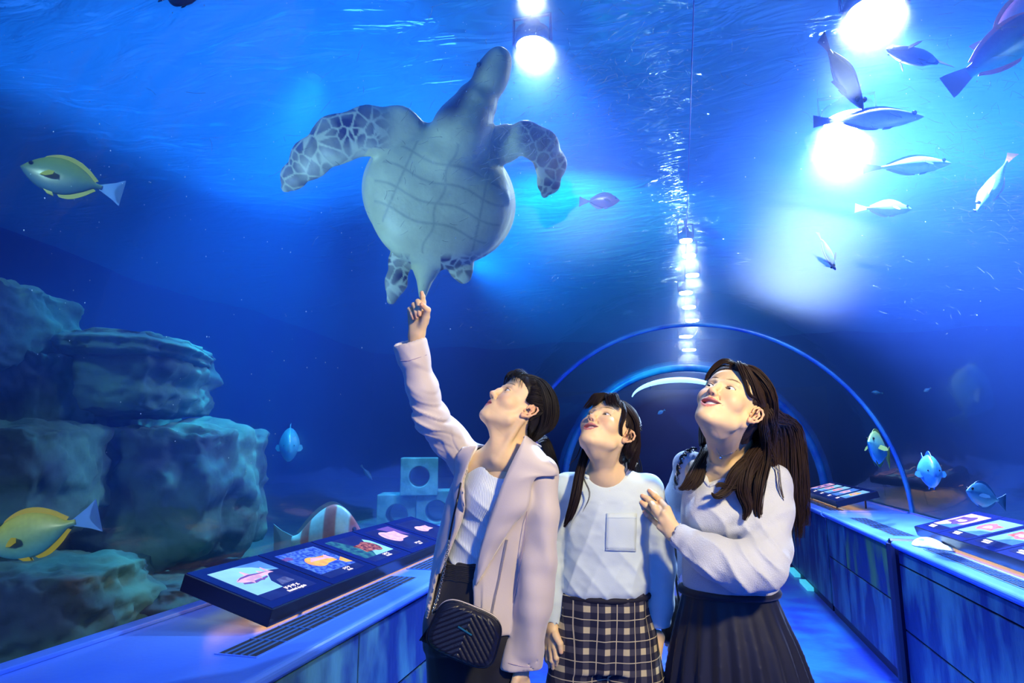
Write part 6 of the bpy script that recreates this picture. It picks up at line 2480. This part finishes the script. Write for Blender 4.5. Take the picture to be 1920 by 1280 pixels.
# raised arm
s.chain([shR, P(840, 822, 1.99), P(806, 780, 1.90), P(792, 730, 1.875), P(778, 680, 1.86)], [.050, .050, .046, .045, .044], k=.02)
s.chain([P(775, 672, 1.857), P(769, 645, 1.852)], [.0470, .0475], k=.002)
s.cap(P(767, 638, 1.85), P(764, 628, 1.85), .046, .046, k=.001)
g_full = s.g.copy()
# flat cuff end, then hollow
dcuff = P(764, 628, 1.85) - P(778, 680, 1.86); dcuff /= np.linalg.norm(dcuff)
cend = P(769, 640, 1.852)


def endcut(c, n, r=.09):
    def fn(X, Y, Z):
        d = (X - c[0]) * n[0] + (Y - c[1]) * n[1] + (Z - c[2]) * n[2]
        rr = np.sqrt((X - c[0]) ** 2 + (Y - c[1]) ** 2 + (Z - c[2]) ** 2) - r
        return np.maximum(-d, rr)
    return fn


s.func(cend - .1, cend + .1, endcut(cend, dcuff), k=0, op='cut')
dl = P(975, 1262, 1.89) - P(986, 1215, 1.895); dl /= np.linalg.norm(dl)
cl = P(974, 1270, 1.89)
s.func(cl - .1, cl + .1, endcut(cl, dl), k=0, op='cut')
zh = P(898, 1158, 2.02)[2]
TH = .0075
inner = g_full + F32(TH * 1.15)
s.g = np.maximum(s.g, -inner)
s.edit(lambda X, Y, Z, g: np.where((X < .075) & (X > -.3), np.maximum(g, (F32(zh) - Z)), g))
# opening down the front: between the right edge and the left edge of the panels
eL = [(892, 838), (880, 865), (868, 900), (872, 950), (858, 990), (846, 1020), (832, 1055), (820, 1080), (800, 1160), (790, 1220)]
eR = [(975, 822), (960, 862), (944, 905), (925, 955), (908, 1005), (896, 1045), (888, 1090), (889, 1130), (890, 1165), (890, 1220)]
dF = 1.90
EL = np.array([P(x, y, dF) for x, y in eL]); ER = np.array([P(x, y, dF) for x, y in eR])
EL, ER = EL[np.argsort(EL[:, 2])], ER[np.argsort(ER[:, 2])]
cf = f1.loc(np.array([0, 0, EYE]))


def opening(X, Y, Z):
    # compare along lines of sight, so that the edges fall where they are on the front surface
    k = (EL[0, 1] - cf[1]) / np.minimum(Y - cf[1], -.2) * -1 if False else (F32(dF) / np.maximum(
        F32((f1.M.T @ -CAM_R[2])[0]) * (X - F32(cf[0])) + F32((f1.M.T @ -CAM_R[2])[1]) * (Y - F32(cf[1])) + F32((f1.M.T @ -CAM_R[2])[2]) * (Z - F32(cf[2])), F32(.3)))
    x2 = F32(cf[0]) + (X - F32(cf[0])) * k
    z2 = F32(cf[2]) + (Z - F32(cf[2])) * k
    xl = np.interp(z2.ravel(), EL[:, 2], EL[:, 0]).reshape(z2.shape)
    xr = np.interp(z2.ravel(), ER[:, 2], ER[:, 0]).reshape(z2.shape)
    d = np.maximum(xl - x2, x2 - xr) * .8
    return np.maximum(d, Y - F32(c0y))


c0y = P(930, 935, 2.02)[1] - .01
s.func((-.28, -.30, .74), (.26, .10, 1.36), opening, k=.0, op='cut')
s.cap(nb1 + [0, -.01, -.01], hd1['to_p'](np.array([0, .0, -.05])), .060, .075, k=.0, op='cut')


def foldj(V):
    V = V.copy()
    N0 = V.copy()
    # elbow and shoulder gathers on the raised arm
    for c_, r_, dirv, fr_, am in ((P(812, 785, 1.90), .13, (50, -20, 60), 2.2, .0095), (P(870, 835, 2.0), .13, (75, 10, 30), 2.0, .0095), (P(783, 700, 1.865), .11, (30, 0, 40), 1.8, .0055)):
        d = np.linalg.norm(V - c_, axis=1)
        k = np.clip(1 - d / r_, 0, 1)
        V[:, 1] -= am * ridge((V @ np.array(dirv)) * fr_ + 4 * vnoise(V, 8, 3, 2)) * k
        V[:, 0] -= am * .5 * ridge((V @ np.array(dirv)) * fr_ + 1.0 + 4 * vnoise(V, 8, 3, 2)) * k
    k = (V[:, 0] > .07) * 1.0
    V[:, 1] -= .0065 * np.sin(V[:, 0] * 38 + V[:, 2] * 14 + 4 * vnoise(V, 3, 9, 2)) * k
    return V


jk = finish(s, 'jacket', m_jack, f1.root, rel=5, wr=[(.0050, (7, 7, 4), 3), (-.0018, (22, 22, 18), 8)], post=foldj)
sj = Surf(f1, jk)


def sheet(name, A, B, n=26, w=8, bulge=.012, m=m_jack, th=.003, fr=f1):
    """cloth between two edges given as px, py, depth"""
    PA = catmull([fr.p(*a) for a in A], n)
    PB = catmull([fr.p(*b_) for b_ in B], n)
    toc = cf - PA.mean(0); toc /= np.linalg.norm(toc)
    V = []
    for i in range(n):
        for j in range(w):
            t = j / (w - 1)
            V.append(PA[i] * (1 - t) + PB[i] * t + toc * bulge * math.sin(PI * t) + toc * .004 * math.sin(i * .9) * t)
    o = mesh(name, V, grid_faces(n, w), m, fr.root)
    md = o.modifiers.new('th', 'SOLIDIFY'); md.thickness = th; md.offset = 0
    return o


def dep(x, y, off=0.0):
    pt = sj(x, y, 0)
    return float((f1.M.T @ -CAM_R[2]) @ (pt - cf)) - off


# broad draped lapel on her left
A = [(985, 816), (974, 838), (958, 870), (943, 905), (925, 955), (908, 1005), (897, 1045), (890, 1092)]
B = [(1004, 832), (1030, 862), (1047, 890), (1003, 897), (990, 950), (962, 985), (930, 1035), (892, 1098)]
sheet('lapel', [(x, y, 1.895 - .03 * math.sin(PI * i / 7)) for i, (x, y) in enumerate(A)], [(x, y, dep(min(x, 1036), y, .018)) for x, y in B], n=40, w=10)
A = [(893, 836), (886, 850), (874, 880), (867, 905), (872, 945), (866, 975), (852, 1010), (840, 1042), (826, 1074)]
B = [(868, 838), (855, 858), (853, 885), (848, 915), (852, 955), (852, 985), (843, 1014), (830, 1045), (817, 1076)]
sheet('lapel', [(x, y, 1.93) for x, y in A], [(x, y, dep(x, y, .012)) for x, y in B], n=26, w=8, bulge=.008)
# collar standing behind the neck
A = [(982, 818, 1.955), (990, 822, 2.02), (975, 826, 2.08), (940, 830, 2.09), (900, 836, 2.05), (890, 840, 1.985)]
B = [(1002, 832, 1.95), (1015, 838, 2.03), (990, 845, 2.11), (940, 848, 2.13), (885, 850, 2.09), (870, 846, 2.02)]
sheet('collar', A, B, n=26, w=5, bulge=0)
# cuff seams
m_seamj = mat('jacket_seam', lin(178, 160, 178), .8)
mb = MB()
mb.tube(catmull([sj(x, y, .0008) for x, y in ((751, 676), (765, 676), (780, 672), (800, 665))], 16), .0012, 5)
mb.tube(catmull([sj(x, y, .0008) for x, y in ((940, 1236), (955, 1243), (975, 1248), (995, 1251))], 16), .0012, 5)
mb.tube(catmull([sj(x, y, .0008) for x, y in ((990, 900), (988, 960), (975, 1060), (962, 1130))], 20), .0012, 5)
mb.build('seam', m_seamj, f1.root)
# zip on her left front panel
m_zip = mat('zip_metal', lin(200, 190, 185), .45, metal=.35)
zp = catmull([sj(x, y, .002) for x, y in ((951, 1012), (944, 1045), (936, 1085), (928, 1120), (922, 1152))], 64)
mb = MB(); mb.tube(zp, .0024, 6); zt_ = mb.build('zip_tape', m_seamj, f1.root, True)
mb = MB()
for i, p_ in enumerate(zp):
    mb.box(p_ - [.0034, .0034, .0011], p_ + [.0034, .001, .0011])
o = mb.build('zip_teeth', m_zip, zt_); o['kind'] = 'stuff'
p_ = zp[-1]
mb = MB(); mb.box(p_ + [-.007, -.011, -.020], p_ + [.007, -.003, .006], bev=.002); mb.tube([p_ + [0, -.010, -.012], p_ + [.002, -.012, -.045]], [.003, .0045], 8)
mb.build('zip_pull', m_zip, zt_)

# hair tied low at the back
h = Hair(9)
HB = (.013, .010, .010)
h.add(*hd1['cap'], HB)
K = lambda x, y, z: hd1['to_p'](np.array([x, y, z]))
tie = K(0, .112, -.050)
tl = np.array([0, .112, -.050])
HL = [(0, -.072, .086), (.020, -.075, .080), (.038, -.068, .068), (.052, -.054, .056), (.062, -.038, .044), (.068, -.026, .028), (.071, -.020, .010), (.073, -.006, .012),
      (.073, .010, .022), (.074, .024, .006), (.073, .030, -.016), (.068, .038, -.034), (.052, .058, -.048), (.028, .078, -.054)]
HLc = catmull(HL, 44)
for sg in (1, -1):
    for i in range(44):
        rt = HLc[i] * [sg, 1, 1]
        mid_lift = .05 * (1 - i / 44)
        a_ = math.radians(min(96, 5 + 150 * i / 44))
        o_ = .006 + .004 * (1 - i / 44)
        W_ = np.array([0, .012, .030]) + (np.array([.0775, .0965, .083]) + o_) * np.array([sg * math.sin(a_) * .95, .30, math.cos(a_) * .95])
        if i < 36:
            g = scalp(hd1, rt, W_, 5, o_)[:-1] + scalp(hd1, W_, tl, 6, o_, mid_lift)
        else:
            g = scalp(hd1, rt, tl, 6, .006)
        h.lock(g, [.003, .004] + [.006] * (len(g) - 4) + [.005, .003], 26, .0007, HB, m=24, var=.9)
for i in range(30):                                   # second layer over the crown
    th = -.75 + 1.5 * i / 29
    rt = np.array([.050 * th, -.045, .100 - .02 * abs(th)])
    h.lock(scalp(hd1, rt, tl, 8, .010, .03), [.005, .006, .006, .006, .006, .005, .004, .003], 22, .0007, HB, m=22, var=.9)
h.lock([tie, P(1018, 822, 2.09), P(1030, 850, 2.10), P(1040, 885, 2.11), P(1046, 930, 2.13), P(1046, 975, 2.14)], [.006, .014, .018, .018, .014, .005], 260, .0009, HB, m=22, wave=.003)
for i in range(13):                                   # wispy fringe
    x = -.050 + .10 * i / 12
    g = [K(x * .5, -.060, .096), K(x * .9, -.092, .080), K(x * 1.05 + .004, -.0990 + abs(x) * .24, .056), K(x * 1.2 + .012, -.096 + abs(x) * .48, .040 - .01 * (i % 2))]
    h.lock(g, [.006, .008, .009, .007], 9, .0005, HB, m=12)
h.lock([K(.046, -.070, .074), K(.060, -.068, .050), K(.067, -.056, .028)], [.006, .008, .006], 7, .0004, HB)
h.build(f1.root)
mb = MB()
d = P(1018, 822, 2.09) - tie; d /= np.linalg.norm(d)
u_ = np.cross(d, [0, 0, 1]); u_ /= np.linalg.norm(u_); w_ = np.cross(d, u_)
mb.tube([tie + d * .006 + (u_ * math.cos(a) + w_ * math.sin(a)) * .012 for a in np.linspace(0, 2 * PI, 18, endpoint=False)], .005, 8, closed=True)
mb.build('hair_tie', mat('violet_band', lin(60, 50, 150), .7), f1.root, True)

# ------------------------------------------------------------------ quilted bag with chain strap
t = thing('crossbody_bag', 'black quilted crossbody bag with chain strap hanging in front of the pointing girl', 'bag')
bc, bd_ = (873, 1184), 1.80
ang = math.radians(-21)
c_ = np.array(at(*bc, bd_))
ux = CR * math.cos(ang) + np.array([0, 0, 1.0]) * math.sin(ang)
uz = -CR * math.sin(ang) + np.array([0, 0, 1.0]) * math.cos(ang)
Mb = Matrix((ux, CB, uz)).transposed().to_4x4(); Mb.translation = Vector(c_)
t.matrix_world = Mb
W2, H2, D2 = .096, .070, .032
n1, n2 = 110, 80
U, Vv = np.meshgrid(np.linspace(-1, 1, n1), np.linspace(-1, 1, n2), indexing='ij')
r_ = (np.abs(U) ** 4 + np.abs(Vv) ** 4) ** .25
r_m = np.maximum(np.abs(U), np.abs(Vv))
sc_ = np.where(r_ > 0, r_m / np.maximum(r_, 1e-6), 1)
X, Z = U * sc_ * W2 * (1 + .06 * Vv * -1), Vv * sc_ * H2
chev = np.abs(((Z - np.abs(X) * -.85) / .0165) % 1 - .5) * 2
edge = np.clip((1 - r_m) / .16, 0, 1) ** .5
Yf = -D2 * (.55 + .45 * edge) - .0035 * (1 - chev ** 2.5) * np.clip((1 - r_m) * 8, 0, 1)
Vq = np.stack([X.ravel(), Yf.ravel(), Z.ravel()], 1)
Vb = np.stack([X.ravel(), (D2 * (.55 + .45 * edge)).ravel(), Z.ravel()], 1)
m_bag = mat('quilted_leather', lin(24, 26, 40), .36, bump=.15, bscale=220)
F1 = grid_faces(n1, n2)
per = [i * n2 for i in range(n1)] + [(n1 - 1) * n2 + j for j in range(1, n2)] + [i * n2 + n2 - 1 for i in range(n1 - 2, -1, -1)] + [j for j in range(n2 - 2, 0, -1)]
per = np.array(per); nx_ = np.roll(per, -1); N0 = n1 * n2
side = np.stack([per, nx_, nx_ + N0, per + N0], 1)
mesh('pouch', np.concatenate([Vq, Vb]), np.concatenate([F1, F1[:, ::-1] + N0, side]), m_bag, t)
mb = MB(); mb.tube(Vq[per[::4]] * [1.015, 1, 1.015], .0032, 6, closed=True); mb.build('piping', m_black, t, True)
mb = MB(); mb.tube([(v[0] * 1.02, 0, v[2] * 1.02) for v in Vq[per[::4]]], .0022, 6, closed=True); mb.build('zip', m_zip, t, True)
m_teal = mat('teal_metal', lin(70, 160, 150), .25, metal=.8)
mb = MB()
Mr = Matrix.Translation((-.004, -D2 - .006, .012)) @ Matrix.Rotation(math.radians(10), 4, 'Y')
mb.box((-.022, -.0012, -.0022), (.022, .0012, .0022), Mr, bev=.0006); mb.build('nameplate', m_teal, t)
Mi = Mb.inverted()
TB = lambda x, y, d: np.array(Mi @ at(x, y, d))


def jat(x, y, off):
    pt = sj(x, y, off)
    return np.array(Mi @ Vector(f1.M @ pt + f1.o))


strap = catmull([jat(893, 846, .004), jat(882, 866, .016), jat(866, 900, .016), TB(858, 935, 1.86), TB(849, 975, 1.86), TB(842, 1012, 1.855)], 30)
mb = MB(); mb.tube(strap, .0030, 6); mb.build('strap', m_black, t, True)
m_gold = mat('pale_gold', lin(225, 205, 170), .2, metal=1.0)
ch = catmull([TB(842, 1012, 1.855), TB(836, 1050, 1.85), TB(828, 1090, 1.845), TB(821, 1118, 1.84), TB(811, 1150, 1.815)], 40)
mb = MB()
for i in range(len(ch) - 1):
    p0, p1 = ch[i], ch[i + 1]
    d = (p1 - p0); L_ = np.linalg.norm(d); d /= L_
    a_ = np.cross(d, [0, 1, 0]); a_ /= np.linalg.norm(a_); b_ = np.cross(d, a_)
    w_ = a_ if i % 2 else b_
    mid = (p0 + p1) / 2
    mb.tube([mid + d * math.cos(k) * L_ * .78 + w_ * math.sin(k) * .0034 for k in np.linspace(0, 2 * PI, 10, endpoint=False)], .0011, 5, closed=True)
o = mb.build('chain', m_gold, t, True)
mb = MB(); mb.tube([TB(812, 1148, 1.815), np.array([-W2 * .93, 0, .03])], .0035, 6); mb.build('tab', m_black, t, True)
mb = MB()
for k in range(9):
    a_ = TB(806, 1172, 1.815)
    mb.tube([a_, a_ + np.array([(k - 4) * .0014, 0, -.022]), a_ + np.array([(k - 4) * .0030, .002 * (k % 3), -.048])], .0014, 4)
mb.build('tassel', m_black, t, True)
